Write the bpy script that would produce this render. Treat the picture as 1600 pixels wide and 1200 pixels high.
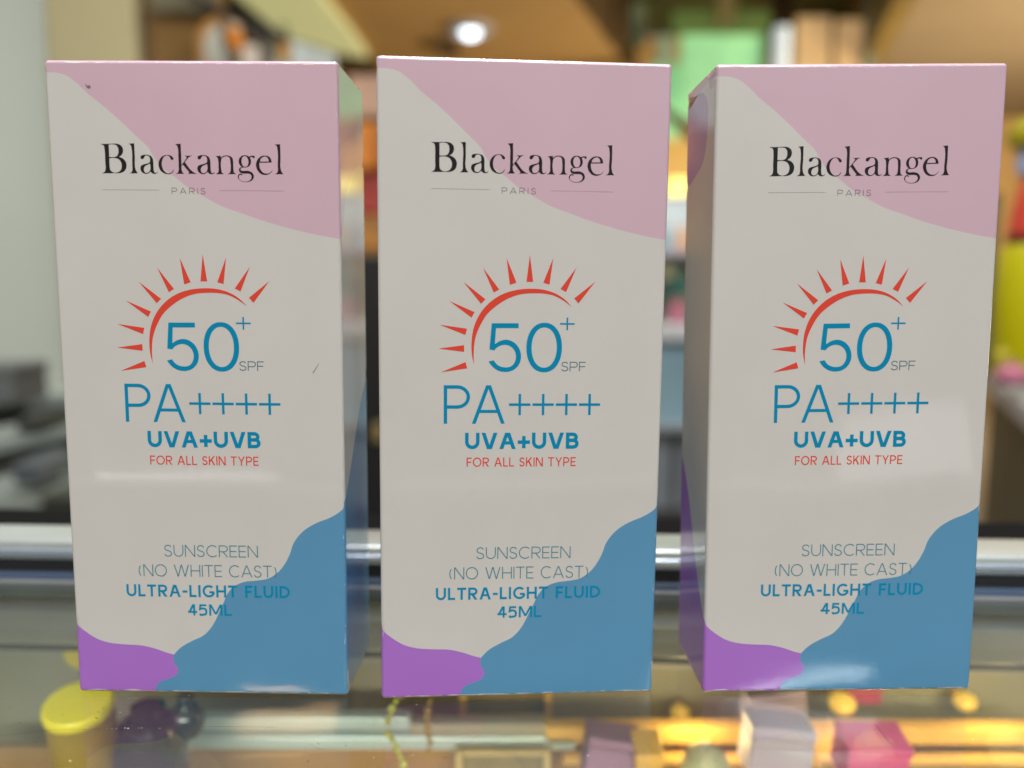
import bpy, bmesh, math, random
from mathutils import Vector, Matrix
from mathutils.geometry import delaunay_2d_cdt
PI = math.pi
SC = bpy.context.scene
for o in list(bpy.data.objects):
    bpy.data.objects.remove(o)

# ---------------------------------------------------------------- camera, world, light
CAM_Z = 0.08495
PITCH = math.radians(6.93)
ROLL = math.radians(0.14)
FPX = 1306.5
cam_data = bpy.data.cameras.new('camera')
cam = bpy.data.objects.new('camera', cam_data)
SC.collection.objects.link(cam)
SC.camera = cam
cam_data.sensor_width = 36.0
cam_data.lens = FPX / 1600 * 36.0
cam_data.clip_start = 0.005
cam_data.clip_end = 100
CAM_M = Matrix.Rotation(PI / 2 - PITCH, 3, 'X') @ Matrix.Rotation(ROLL, 3, 'Z')
cam.matrix_world = Matrix.Translation((0, 0, CAM_Z)) @ CAM_M.to_4x4()
cam_data.dof.use_dof = True
cam_data.dof.focus_distance = 0.1655
cam_data.dof.aperture_fstop = 7.3

world = bpy.data.worlds.new('World')
SC.world = world
world.use_nodes = True
wn = world.node_tree.nodes
wn['Background'].inputs[0].default_value = (1.0, 0.98, 0.94, 1)
wn['Background'].inputs[1].default_value = 0.17

SC.view_settings.view_transform = 'Standard'
SC.view_settings.look = 'None'
SC.view_settings.exposure = 0.22
SC.view_settings.gamma = 1.0
SC.view_settings.use_curve_mapping = False


def lamp(name, kind, loc, energy, color, size=0.1, target=None, size_y=None, spot=None, blend=0.5):
    d = bpy.data.lights.new(name, kind)
    d.energy = energy
    d.color = color
    if kind == 'AREA':
        d.size = size
        if size_y:
            d.shape = 'RECTANGLE'
            d.size_y = size_y
    else:
        d.shadow_soft_size = size
    if spot:
        d.spot_size = spot
        d.spot_blend = blend
    o = bpy.data.objects.new(name, d)
    SC.collection.objects.link(o)
    o.location = loc
    if target is not None:
        o.rotation_euler = (Vector(target) - Vector(loc)).to_track_quat('-Z', 'Y').to_euler()
    return o


# shop lighting above and behind the photographer
lamp('shop_light', 'AREA', (0.08, -0.60, 1.20), 14.2, (1.0, 0.985, 0.955), 0.9, (0.0, 0.16, 0.05), 0.5)
lamp('shop_light', 'AREA', (0.0, 0.36, 1.5), 22, (0.95, 0.96, 1.0), 0.4, (0, 0.20, 0.0), 0.3)
# added unseen lamps behind the photographer, placed for soft sheens on the glossy boxes
lamp('sheen_light', 'AREA', (-0.58, -1.0, -0.248), 0.058, (1, 1, 1), 0.34, (-0.58, 1, -0.248), 0.024)
lamp('sheen_light', 'AREA', (0.68, -1.0, -0.19), 0.075, (1, 1, 1), 0.22, (0.68, 1, -0.19), 0.14)
lamp('sheen_light', 'AREA', (0.52, -1.0, 0.625), 1.05, (0.88, 0.94, 1), 0.23, (0.52, 1, 0.625), 0.06)
lamp('sheen_light', 'AREA', (-0.41, -1.0, 0.645), 0.9, (1, 0.58, 0.24), 0.16, (-0.41, 1, 0.645), 0.035)
# the shop's warm ceiling lighting further back: downlights, plus added fill lamps out of view at both sides
lamp('ceiling_light', 'AREA', (0.2, 1.8, 1.74), 50, (1.0, 0.93, 0.82), 3.0, (0.3, 3.4, 0), 0.8)
lamp('side_fill_light', 'AREA', (4.6, 4.6, -0.6), 260, (1.0, 0.85, 0.62), 1.4, (1.0, 7.4, 1.8), 1.2)
lamp('side_fill_light', 'AREA', (-1.7, 0.9, 0.5), 29, (1.0, 0.99, 0.94), 0.8, (-2.5, 3.4, 0.4), 0.8)
# unseen lamps added below the glass to brighten the case interior
for cx, ce, cc in ((-0.14, 0.32, (1.0, 0.97, 0.90)), (0.12, 0.32, (1.0, 0.83, 0.56))):
    cl = lamp('case_fill_light', 'AREA', (cx, 0.085, -0.012), ce, cc, 0.25, (cx, 0.165, -0.10), 0.012)
    cl.data.spread = math.radians(100)


# ---------------------------------------------------------------- helpers
def P(px, py, y):
    """point seen at photo pixel (px,py) on the upright plane at forward distance y"""
    d = CAM_M @ Vector(((px - 800) / FPX, (600 - py) / FPX, -1))
    t = y / d.y
    return Vector((d.x * t, y, CAM_Z + d.z * t))


def PZ(px, py, z):
    d = CAM_M @ Vector(((px - 800) / FPX, (600 - py) / FPX, -1))
    t = (z - CAM_Z) / d.z
    return Vector((d.x * t, d.y * t, z))


def mat(name, col, rough=0.5, metal=0.0, spec=0.5, coat=0.0, coat_rough=0.1, vary=0.0, vscale=20.0,
        emit=0.0, emit_col=None, bump=0.0, bscale=200.0, col2=None):
    m = bpy.data.materials.new(name)
    m.use_nodes = True
    nt = m.node_tree
    b = nt.nodes['Principled BSDF']
    b.inputs['Base Color'].default_value = (*col, 1)
    b.inputs['Roughness'].default_value = rough
    b.inputs['Metallic'].default_value = metal
    b.inputs['Specular IOR Level'].default_value = spec
    b.inputs['Coat Weight'].default_value = coat
    b.inputs['Coat Roughness'].default_value = coat_rough
    b.inputs['Coat IOR'].default_value = 1.72
    tc = nt.nodes.new('ShaderNodeTexCoord')
    if vary > 0:
        n = nt.nodes.new('ShaderNodeTexNoise')
        n.inputs['Scale'].default_value = vscale
        n.inputs['Detail'].default_value = 4
        nt.links.new(tc.outputs['Object'], n.inputs['Vector'])
        mx = nt.nodes.new('ShaderNodeMix')
        mx.data_type = 'RGBA'
        c2 = col2 or tuple(c * (1 - vary) for c in col)
        mx.inputs[6].default_value = (*col, 1)
        mx.inputs[7].default_value = (*c2, 1)
        cr = nt.nodes.new('ShaderNodeMapRange')
        cr.inputs[1].default_value = 0.35
        cr.inputs[2].default_value = 0.65
        nt.links.new(n.outputs[0], cr.inputs[0])
        nt.links.new(cr.outputs[0], mx.inputs[0])
        nt.links.new(mx.outputs[2], b.inputs['Base Color'])
    if bump > 0:
        n2 = nt.nodes.new('ShaderNodeTexNoise')
        n2.inputs['Scale'].default_value = bscale
        n2.inputs['Detail'].default_value = 3
        nt.links.new(tc.outputs['Object'], n2.inputs['Vector'])
        bp = nt.nodes.new('ShaderNodeBump')
        bp.inputs['Strength'].default_value = bump
        bp.inputs['Distance'].default_value = 0.0002
        nt.links.new(n2.outputs[0], bp.inputs['Height'])
        nt.links.new(bp.outputs[0], b.inputs['Normal'])
        if coat > 0:
            nt.links.new(bp.outputs[0], b.inputs['Coat Normal'])
    if emit > 0:
        b.inputs['Emission Color'].default_value = (*(emit_col or col), 1)
        b.inputs['Emission Strength'].default_value = emit
    return m


def tag(o, label=None, cat=None, group=None, kind=None):
    if label:
        o['label'] = label
    if cat:
        o['category'] = cat
    if group:
        o['group'] = group
    if kind:
        o['kind'] = kind
    return o


def empty(name, loc=(0, 0, 0), rz=0.0):
    o = bpy.data.objects.new(name, None)
    o.empty_display_size = 0.02
    SC.collection.objects.link(o)
    o.location = loc
    o.rotation_euler = (0, 0, rz)
    return o


def link(name, me, parent=None):
    o = bpy.data.objects.new(name, me)
    SC.collection.objects.link(o)
    if parent is not None:
        o.parent = parent
    return o


class MB:
    def __init__(self):
        self.bm = bmesh.new()

    def box(self, x0, x1, y0, y1, z0, z1, bev=0.0, rot=None, at=None, seg=2):
        r = bmesh.ops.create_cube(self.bm, size=1.0)
        vs = r['verts']
        c = Vector(((x0 + x1) / 2, (y0 + y1) / 2, (z0 + z1) / 2))
        s = Vector((x1 - x0, y1 - y0, z1 - z0))
        for v in vs:
            v.co = Vector((v.co.x * s.x, v.co.y * s.y, v.co.z * s.z)) + c
        if bev > 0:
            es = list({e for v in vs for e in v.link_edges})
            g = bmesh.ops.bevel(self.bm, geom=es, offset=bev, segments=seg, affect='EDGES', profile=0.5)
            vs = list({v for f in g['faces'] for v in f.verts} | {v for v in vs if v.is_valid})
        if rot is not None:
            bmesh.ops.transform(self.bm, matrix=rot, verts=vs)
        if at is not None:
            bmesh.ops.translate(self.bm, vec=Vector(at), verts=vs)
        return self

    def prism(self, pts, depth):
        """pts: 3D polygon (in order); depth: vector of extrusion"""
        d = Vector(depth)
        a = [self.bm.verts.new(Vector(p)) for p in pts]
        b = [self.bm.verts.new(Vector(p) + d) for p in pts]
        n = len(pts)
        self.bm.faces.new(a)
        self.bm.faces.new(b[::-1])
        for i in range(n):
            self.bm.faces.new((a[i], b[i], b[(i + 1) % n], a[(i + 1) % n]))
        return self

    def lathe(self, prof, at=(0, 0, 0), n=32, rot=None, sy=1.0):
        """prof: list of (r,z)"""
        rings = []
        M = rot or Matrix.Identity(3)
        for r, z in prof:
            if r < 1e-7:
                rings.append([self.bm.verts.new(M @ Vector((0, 0, z)) + Vector(at))])
            else:
                rings.append([self.bm.verts.new(M @ Vector((r * math.cos(2 * PI * i / n), sy * r * math.sin(2 * PI * i / n), z)) + Vector(at)) for i in range(n)])
        for a, b in zip(rings, rings[1:]):
            for i in range(n):
                j = (i + 1) % n
                if len(a) == 1 and len(b) == 1:
                    continue
                if len(a) == 1:
                    self.bm.faces.new((a[0], b[i], b[j]))
                elif len(b) == 1:
                    self.bm.faces.new((a[i], b[0], a[j]))
                else:
                    self.bm.faces.new((a[i], b[i], b[j], a[j]))
        return self

    def tube(self, pts, r, n=12):
        pts = [Vector(p) for p in pts]
        rings = []
        for i, p in enumerate(pts):
            t = (pts[min(i + 1, len(pts) - 1)] - pts[max(i - 1, 0)]).normalized()
            up = Vector((0, 0, 1)) if abs(t.z) < 0.9 else Vector((1, 0, 0))
            a = t.cross(up).normalized()
            b = t.cross(a).normalized()
            rr = r[i] if isinstance(r, (list, tuple)) else r
            rings.append([self.bm.verts.new(p + rr * (math.cos(2 * PI * k / n) * a + math.sin(2 * PI * k / n) * b)) for k in range(n)])
        for a, b in zip(rings, rings[1:]):
            for k in range(n):
                self.bm.faces.new((a[k], b[k], b[(k + 1) % n], a[(k + 1) % n]))
        self.bm.faces.new(rings[0])
        self.bm.faces.new(rings[-1][::-1])
        return self

    def build(self, name, m, parent=None, smooth=False):
        bmesh.ops.recalc_face_normals(self.bm, faces=self.bm.faces[:])
        me = bpy.data.meshes.new(name)
        self.bm.to_mesh(me)
        self.bm.free()
        me.materials.append(m)
        if smooth:
            me.shade_smooth()
            me.set_sharp_from_angle(angle=math.radians(38))
        return link(name, me, parent)


# ---------------------------------------------------------------- 2D curves and lettering (units: mm on the box front)
def smooth(pts, closed=True, n=6):
    N = len(pts)
    P2 = [Vector((p[0], p[1])) for p in pts]
    cor = [len(p) > 2 for p in pts]
    out = []
    rng = range(N if closed else N - 1)

    def tan(i, side):
        if not closed and i == 0:
            return (P2[1] - P2[0]).normalized()
        if not closed and i == N - 1:
            return (P2[-1] - P2[-2]).normalized()
        a, b, c = P2[(i - 1) % N], P2[i], P2[(i + 1) % N]
        if cor[i]:
            return ((c - b) if side else (b - a)).normalized()
        d0, d1 = (b - a).length, (c - b).length
        v = (b - a) / d0 * d1 + (c - b) / d1 * d0
        return v.normalized()
    for i in rng:
        j = (i + 1) % N
        a, b = P2[i], P2[j]
        L = (b - a).length
        ta, tb = tan(i, True) * L, tan(j, False) * L
        for k in range(n):
            t = k / n
            h = (2 * t**3 - 3 * t**2 + 1) * a + (t**3 - 2 * t**2 + t) * ta + (-2 * t**3 + 3 * t**2) * b + (t**3 - t**2) * tb
            out.append((h.x, h.y))
    if not closed:
        out.append((P2[-1].x, P2[-1].y))
    return out


def inside(p, poly):
    x, y = p
    r = False
    n = len(poly)
    j = n - 1
    for i in range(n):
        xi, yi = poly[i]
        xj, yj = poly[j]
        if (yi > y) != (yj > y) and x < (xj - xi) * (y - yi) / (yj - yi) + xi:
            r = not r
        j = i
    return r


def tri_polys(polys):
    """polys: list of (outer, holes). Returns (verts2d, tris) of their union without overlaps"""
    vs, es = [], []
    for outer, holes in polys:
        for ring in [outer] + list(holes):
            k = len(vs)
            vs += [Vector(p) for p in ring]
            es += [(k + i, k + (i + 1) % len(ring)) for i in range(len(ring))]
    r = delaunay_2d_cdt(vs, es, [], 0, 1e-5)
    V, F = r[0], r[2]
    tris = []
    for f in F:
        c = sum((V[i] for i in f), Vector((0, 0))) / len(f)
        p = (c.x, c.y)
        for outer, holes in polys:
            if inside(p, outer) and not any(inside(p, h) for h in holes):
                tris.append(tuple(f))
                break
    return V, tris


def arc(cx, cy, rx, ry, a0, a1, n=14):
    return [(cx + rx * math.cos(math.radians(a0 + (a1 - a0) * i / n)), cy + ry * math.sin(math.radians(a0 + (a1 - a0) * i / n))) for i in range(n + 1)]


def stroke(pts, w):
    """outline of a polyline of width w with flat ends"""
    q = [Vector(pts[0])]
    for p in pts[1:]:
        if (Vector(p) - q[-1]).length > 1e-6:
            q.append(Vector(p))
    L, R = [], []
    for i, p in enumerate(q):
        if i == 0:
            t0 = t1 = (q[1] - q[0]).normalized()
        elif i == len(q) - 1:
            t0 = t1 = (q[-1] - q[-2]).normalized()
        else:
            t0, t1 = (p - q[i - 1]).normalized(), (q[i + 1] - p).normalized()
        n0, n1 = Vector((-t0.y, t0.x)), Vector((-t1.y, t1.x))
        m = (n0 + n1)
        m = m / max(0.25, m.dot(n0)) if m.length > 1e-6 else n0
        L.append(p + m * w / 2)
        R.append(p - m * w / 2)
    return [(v.x, v.y) for v in L + R[::-1]]


def seg(x0, y0, x1, y1, wx):
    return [(x0 - wx / 2, y0), (x0 + wx / 2, y0), (x1 + wx / 2, y1), (x1 - wx / 2, y1)]


def rect(x0, y0, x1, y1):
    return [(x0, y0), (x1, y0), (x1, y1), (x0, y1)]


GW = {'A': .83, 'B': .66, 'C': .82, 'D': .77, 'E': .56, 'F': .54, 'G': .86, 'H': .74, 'I': 0, 'K': .68, 'L': .52, 'M': .92, 'N': .76,
      'O': .92, 'P': .66, 'R': .68, 'S': .60, 'T': .66, 'U': .73, 'V': .80, 'W': 1.16, 'Y': .74, '4': .64, '5': .58, '(': .24, ')': .24,
      '-': .36, '+': .62, ' ': .30}


def glyph(c, w, gs=1.0):
    W = GW[c] * gs
    h = w / 2
    k = w * 1.10
    o = []
    if c == 'A':
        o = [seg(k / 2, 0, W / 2 - k * .15, 1, k), seg(W - k / 2, 0, W / 2 + k * .15, 1, k), rect(W * .2, .28, W * .8, .28 + w * .9)]
    elif c == 'V':
        o = [seg(k / 2, 1, W / 2 - k * .15, 0, k), seg(W - k / 2, 1, W / 2 + k * .15, 0, k)]
    elif c == 'W':
        o = [seg(k / 2, 1, W * .27, 0, k), seg(W / 2 - k * .1, 1, W * .27 + k * .05, 0, k), seg(W / 2 + k * .1, 1, W * .73 - k * .05, 0, k), seg(W - k / 2, 1, W * .73, 0, k)]
    elif c == 'Y':
        o = [seg(k * .55, 1, W / 2, .42, k), seg(W - k * .55, 1, W / 2, .42, k), rect(W / 2 - h, 0, W / 2 + h, .46)]
    elif c == 'M':
        o = [rect(0, 0, w, 1), rect(W - w, 0, W, 1), seg(k * .6, 1, W / 2, .12, k), seg(W - k * .6, 1, W / 2, .12, k)]
    elif c == 'N':
        o = [rect(0, 0, w, 1), rect(W - w, 0, W, 1), seg(k * .6, 1, W - k * .6, 0, k * 1.15)]
    elif c == 'K':
        o = [rect(0, 0, w, 1), seg(w * .6, .36, W - k * .75, 1, k * 1.25), seg(W - k * .65, 0, W * .42, .60, k * 1.25)]
    elif c == 'H':
        o = [rect(0, 0, w, 1), rect(W - w, 0, W, 1), rect(h, .5 - h, W - h, .5 + h)]
    elif c == 'I':
        W = w
        o = [rect(0, 0, w, 1)]
    elif c == 'L':
        o = [rect(0, 0, w, 1), rect(0, 0, W, w)]
    elif c == 'T':
        o = [rect(0, 1 - w, W, 1), rect(W / 2 - h, 0, W / 2 + h, 1)]
    elif c in 'EF':
        o = [rect(0, 0, w, 1), rect(0, 1 - w, W, 1), rect(0, .49 - h, W * .92, .49 + h)]
        if c == 'E':
            o.append(rect(0, 0, W, w))
    elif c in 'PRB':
        top = 1 - h
        bot = (.435 if c == 'P' else .46) if c != 'B' else .52
        ry = (top - bot) / 2
        rx = min(ry * 1.1, W * .6)
        Wt = W if c != 'B' else W * .93
        o = [rect(0, 0, w, 1), stroke([(h, top), (Wt - h - rx, top)] + arc(Wt - h - rx, top - ry, rx, ry, 90, -90)[1:] + [(h, bot)], w)]
        if c == 'R':
            o.append(seg(W * .44, bot, W - k * .6, 0, k * 1.15))
        if c == 'B':
            ry2 = (bot - h) / 2
            rx2 = min(ry2 * 1.1, W * .6)
            o.append(stroke([(h, bot), (W - h - rx2, bot)] + arc(W - h - rx2, bot - ry2, rx2, ry2, 90, -90)[1:] + [(h, h)], w))
    elif c == 'D':
        rx = W * .58
        o = [rect(0, 0, w, 1), stroke([(h, 1 - h), (W - h - rx, 1 - h)] + arc(W - h - rx, .5, rx, .5 - h, 90, -90, 22)[1:] + [(h, h)], w)]
    elif c == 'U':
        r = (W - w) / 2
        ry = min(r, .45)
        o = [stroke([(h, 1), (h, ry + h)] + arc(W / 2, ry + h, r, ry, 180, 360, 18)[1:] + [(W - h, 1)], w)]
    elif c == 'O':
        o = [stroke(arc(W / 2, .5, W / 2 - h, .5 - h + .012, 0, 182, 24), w), stroke(arc(W / 2, .5, W / 2 - h, .5 - h + .012, 180, 362, 24), w)]
    elif c == 'C':
        o = [stroke(arc(W * .56, .5, W * .56 - h, .5 - h + .012, 46, 314, 30), w)]
    elif c == 'G':
        o = [stroke(arc(W * .54, .5, W * .54 - h, .5 - h + .012, 46, 345, 32), w), rect(W * .58, .5 - w * .95, W, .5), rect(W - w, .18, W, .5)]
    elif c == 'S':
        pts = [(.93, .82), (.76, .97), (.5, 1), (.22, .94), (.06, .76), (.17, .59), (.5, .505), (.84, .41), (.97, .23), (.82, .06), (.5, 0), (.2, .04), (.02, .20)]
        o = [stroke(smooth([(h + x * (W - w), h + y * (1 - w)) for x, y in pts], False, 4), w)]
    elif c == '4':
        o = [rect(W * .68 - h, 0, W * .68 + h, 1), rect(0, .23, W, .23 + w), seg(w * .6, .25, W * .68 - h * .4, 1, k * 1.1)]
    elif c == '5':
        o = [stroke(smooth([(W * .9, 1 - h, 1), (W * .18, 1 - h, 1), (W * .13, .56, 1), (W * .45, .64), (W - h - .04, .52), (W - h, .33), (W - h - .08, .12), (W * .48, h), (W * .2, .06), (h * .8, .18)], False, 4), w)]
    elif c == '(':
        o = [stroke(arc(W + .38, .46, .38 + W - h, .68, 142, 218, 14), w)]
    elif c == ')':
        o = [stroke(arc(-.38, .46, .38 + W - h, .68, 38, -38, 14), w)]
    elif c == '-':
        o = [rect(0, .36, W, .36 + w)]
    elif c == '+':
        o = [rect(0, .42 - h, W, .42 + h), rect(W / 2 - h, .42 - W / 2, W / 2 + h, .42 + W / 2)]
    return W, o


def line_polys(s, u0, u1, v0, v1, w, tr=0.12, sp=1.0):
    """one line of lettering between u0 and u1 with its caps from v0 (base) to v1; tr: gap between letters"""
    H = v1 - v0
    want = (u1 - u0) / H - tr * (len(s) - 1)
    gs = 1.0
    for _ in range(6):
        gl = [glyph(c, w, gs) if c != ' ' else (GW[' '] * sp * gs, []) for c in s]
        gs *= want / sum(g[0] for g in gl)
    x = 0
    out = []
    for W, polys in gl:
        for p in polys:
            out.append(([(u0 + (x + a) * H, v0 + b * H) for a, b in p], []))
        x += W + tr
    print(s, 'gs', round(gs, 2))
    return out, tr


# ---- printed outlines (mm on the box front, from its lower left corner)
BRAND = {'B': [[(10.15,110.8,1),(10.98,110.78),(12.63,110.83),(13.39,110.82),(13.99,110.62),(14.4,110.19),(14.53,109.68),(14.41,109.08),(14.07,108.63),(13.65,108.37,1),(14.22,108.19),(14.75,107.76),(15.04,107.18),(15.05,106.66),(14.83,105.99),(14.3,105.53),(13.69,105.35),(12.64,105.33),(11.28,105.3),(10.22,105.3,1),(10.6,105.46),(10.86,105.69),(10.96,106.06),(10.97,107.46),(10.96,109.67),(10.9,110.26),(10.75,110.55),(10.45,110.69)],[(11.79,110.69,1),(12.78,110.71),(13.24,110.57),(13.57,110.1),(13.65,109.51),(13.54,108.92),(13.31,108.55),(13.01,108.39),(11.79,108.33,1)],[(11.79,108.14,1),(13.01,108.15),(13.62,107.92),(14.03,107.38),(14.15,106.79),(14.03,106.12),(13.62,105.63),(13.01,105.42),(12.56,105.42),(12.11,105.64),(11.84,106.0),(11.79,106.44)]],'l': [[(15.69,110.84,1),(16.74,110.92,1),(16.75,108.32),(16.76,106.17),(16.88,105.8),(17.22,105.33,1),(15.59,105.3,1),(16.04,105.57),(16.18,105.94),(16.19,106.83),(16.18,110.15),(16.1,110.52),(15.95,110.7)]],'a': [[(17.85,108.34),(17.96,108.57),(18.3,108.72),(18.91,108.79),(19.52,108.71),(19.98,108.46),(20.22,108.02),(20.29,107.5),(20.29,106.32),(20.34,105.8),(20.45,105.5),(20.68,105.4),(20.91,105.51),(21.1,105.7,1),(20.98,105.44),(20.68,105.25),(20.3,105.24),(19.92,105.38),(19.69,105.67,1),(19.46,105.45),(19.08,105.27),(18.63,105.24),(18.17,105.42),(17.83,105.82),(17.75,106.27),(17.9,106.72),(18.31,106.95),(18.92,107.11),(19.38,107.26),(19.64,107.49),(19.68,107.79),(19.64,108.23),(19.44,108.56),(19.14,108.65),(18.84,108.65),(18.61,108.43),(18.46,108.13),(18.16,107.98),(17.91,108.09)],[(19.64,107.16,1),(19.23,106.96),(18.69,106.69),(18.45,106.36),(18.4,105.91),(18.59,105.5),(18.85,105.4),(19.23,105.48),(19.57,105.78),(19.69,106.16),(19.7,106.75)]],'c': [[(24.2,108.03),(24.01,107.84),(23.78,107.91),(23.63,108.13),(23.47,108.46),(23.24,108.64),(22.94,108.69),(22.48,108.51),(22.11,107.99),(21.92,107.32),(21.93,106.72),(22.08,106.2),(22.43,105.69),(22.89,105.36),(23.35,105.35),(23.73,105.49),(23.99,105.79),(24.17,106.13,1),(24.11,105.76),(23.81,105.38),(23.43,105.2),(22.89,105.19),(22.28,105.35),(21.67,105.82),(21.34,106.49),(21.28,107.08),(21.43,107.68),(21.88,108.35),(22.48,108.7),(23.09,108.77),(23.62,108.69),(24.01,108.43)]],'k': [[(24.63,110.78,1),(25.7,110.89,1),(25.72,108.51),(25.7,106.91,1),(26.0,107.25),(26.68,108.16),(26.79,108.42),(26.64,108.54),(26.33,108.63,1),(27.86,108.66,1),(27.37,108.5),(26.91,108.09),(26.37,107.44,1),(27.86,105.65),(28.25,105.43),(28.63,105.29,1),(26.83,105.28,1),(27.1,105.41),(27.13,105.6,1),(25.97,107.03,1),(25.78,106.84),(25.69,106.68,1),(25.71,106.05),(25.83,105.61),(26.14,105.28,1),(24.54,105.25,1),(24.95,105.48),(25.12,105.82),(25.16,106.41),(25.17,108.5),(25.14,110.05),(25.02,110.46),(24.86,110.65)]],'n': [[(32.31,108.57,1),(33.3,108.7,1),(33.36,108.31,1),(33.73,108.6),(34.26,108.74),(34.8,108.71),(35.35,108.48),(35.62,108.11),(35.67,107.67),(35.7,106.02),(35.78,105.58),(36.21,105.28,1),(34.52,105.25,1),(34.94,105.45),(35.12,105.79),(35.17,106.24),(35.14,107.66),(35.04,108.25),(34.73,108.54),(34.34,108.6),(33.88,108.49),(33.47,108.15),(33.34,107.62),(33.37,105.98),(33.47,105.53),(33.86,105.25,1),(32.21,105.24,1),(32.63,105.44),(32.8,105.74),(32.84,106.57),(32.82,107.76),(32.74,108.2),(32.58,108.43)]],'g': [[(38.78,108.55,1),(39.04,108.69),(39.51,108.73),(39.78,108.69),(39.84,108.43),(39.67,108.27),(39.44,108.42),(39.2,108.52),(38.91,108.39,1),(39.06,108.04),(39.1,107.59),(38.96,107.06),(38.62,106.72),(38.16,106.56),(37.77,106.53),(37.23,106.44),(37.07,106.2),(37.13,105.98),(37.4,105.88),(38.17,105.91),(38.79,105.82),(39.26,105.57),(39.54,105.12),(39.55,104.67),(39.29,104.22),(38.76,103.91),(38.06,103.8),(37.29,103.88),(36.74,104.21),(36.48,104.61),(36.53,104.99),(36.79,105.3),(37.14,105.34),(37.35,105.19),(37.36,104.95,1),(37.14,105.15),(36.87,105.11),(36.69,104.84),(36.69,104.47),(36.97,104.1),(37.52,103.9),(38.14,103.88),(38.68,104.05),(39.06,104.44),(39.12,104.89),(38.92,105.26),(38.49,105.39),(37.87,105.39),(37.26,105.42),(36.86,105.67),(36.74,106.04),(36.85,106.38),(37.31,106.62,1),(36.91,107.02),(36.75,107.47),(36.78,107.99),(37.08,108.48),(37.5,108.75),(37.88,108.81),(38.35,108.75)],[(37.89,108.67),(37.58,108.53),(37.32,108.07),(37.29,107.55),(37.42,107.03),(37.69,106.7),(38.0,106.65),(38.31,106.75),(38.57,107.2),(38.62,107.73),(38.47,108.25),(38.2,108.58)]],'e': [[(43.06,107.56,1),(43.01,107.89),(42.76,108.41),(42.29,108.7),(41.83,108.77),(41.21,108.68),(40.6,108.29),(40.19,107.68),(40.04,107.08),(40.14,106.41),(40.5,105.74),(41.05,105.3),(41.68,105.16),(42.22,105.21),(42.76,105.49),(43.1,105.87),(43.22,106.13,1),(42.98,105.83),(42.52,105.48),(41.98,105.4),(41.51,105.5),(41.04,105.9),(40.75,106.5),(40.68,107.43,1),(43.06,107.5,1)],[(40.81,107.62,1),(42.51,107.67,1),(42.46,108.03),(42.22,108.44),(41.83,108.6),(41.37,108.49),(40.99,108.15)]]}
PINK = [(-0.12,124.01),(2.53,123.91),(4.3,123.4),(6.08,122.15),(8.3,120.04),(10.98,117.94),(13.68,115.6),(15.94,113.46),(17.76,111.74),(19.36,110.22),(20.51,108.25),(21.89,106.5),(24.2,104.76),(26.98,102.56),(29.76,101.04),(33.03,99.28),(36.78,97.98),(40.54,96.67),(44.32,95.59),(48.59,94.5),(52.88,93.64),(56.46,93.09)]
BLUE = [(56.42,40.61),(55.09,39.13),(53.15,37.89),(50.22,36.67),(47.8,35.19),(46.36,33.7),(45.41,32.21),(44.72,30.2),(43.54,27.94),(42.1,26.19),(40.15,24.95),(37.69,24.49),(35.24,24.17),(33.29,23.29),(31.84,21.79),(30.89,19.77),(29.93,17.75),(28.97,15.72),(28.01,14.21),(26.55,12.7),(24.11,11.46),(21.66,9.97),(20.2,8.46,1),(20.11,6.92),(20.96,5.35),(20.72,4.31),(19.25,3.31),(17.28,2.58),(16.3,1.57),(16.06,0.28)]
PURPLE = [(-0.41,15.54),(0.78,14.25),(2.69,12.69),(4.62,11.52),(7.03,10.81),(10.43,10.48),(13.84,10.3),(16.77,9.57),(18.73,8.86),(20.2,8.46,1)]
RAYS = [[(12.04,67.12),(17.18,67.91),(16.85,69.13)],[(11.57,71.74),(16.58,71.13),(16.56,72.44)],[(11.8,76.38),(16.81,74.43),(17.1,75.65)],[(13.7,80.96),(17.98,77.8),(18.56,78.87)],[(16.42,84.63),(19.8,80.48),(20.66,81.37)],[(20.16,87.4),(22.26,82.66),(23.3,83.29)],[(24.68,89.32),(25.36,84.19),(26.64,84.62)],[(29.19,89.99),(28.58,84.8),(29.89,84.82)],[(33.73,89.43),(31.86,84.65),(33.08,84.32)],[(38.31,87.68),(35.24,83.48),(36.35,82.91)],[(42.02,84.94),(37.96,81.69),(38.83,80.72)]]
ARC = [(18.47,68.62,1),(18.06,70.74),(18.0,73.08),(18.43,75.89),(19.7,78.69),(21.55,80.8),(23.87,82.33),(26.42,83.16),(29.46,83.47),(31.81,83.33),(34.17,82.65),(36.07,81.51),(37.52,80.07,1),(35.6,81.39),(33.94,82.19),(32.05,82.56),(29.94,82.61),(27.37,82.36),(25.04,81.53),(22.95,80.23),(21.1,78.59),(19.71,76.37),(18.79,74.03),(18.45,71.45)]
FIVE = [(21.93,76.73,1),(27.15,76.77,1),(27.16,75.83,1),(22.75,75.8,1),(22.55,72.69,1),(23.71,73.35),(24.89,73.54),(26.3,73.01),(27.38,71.72),(27.7,70.31),(27.41,68.89),(26.36,67.7),(24.71,67.22),(23.06,67.57),(21.87,68.52),(21.35,69.27,1),(22.34,69.51,1),(23.05,68.64),(24.47,68.12),(25.88,68.41),(26.62,69.6),(26.68,70.54),(26.2,71.72),(25.13,72.46),(24.19,72.53),(23.02,72.05),(22.44,71.46,1),(21.5,71.62,1)]

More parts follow.
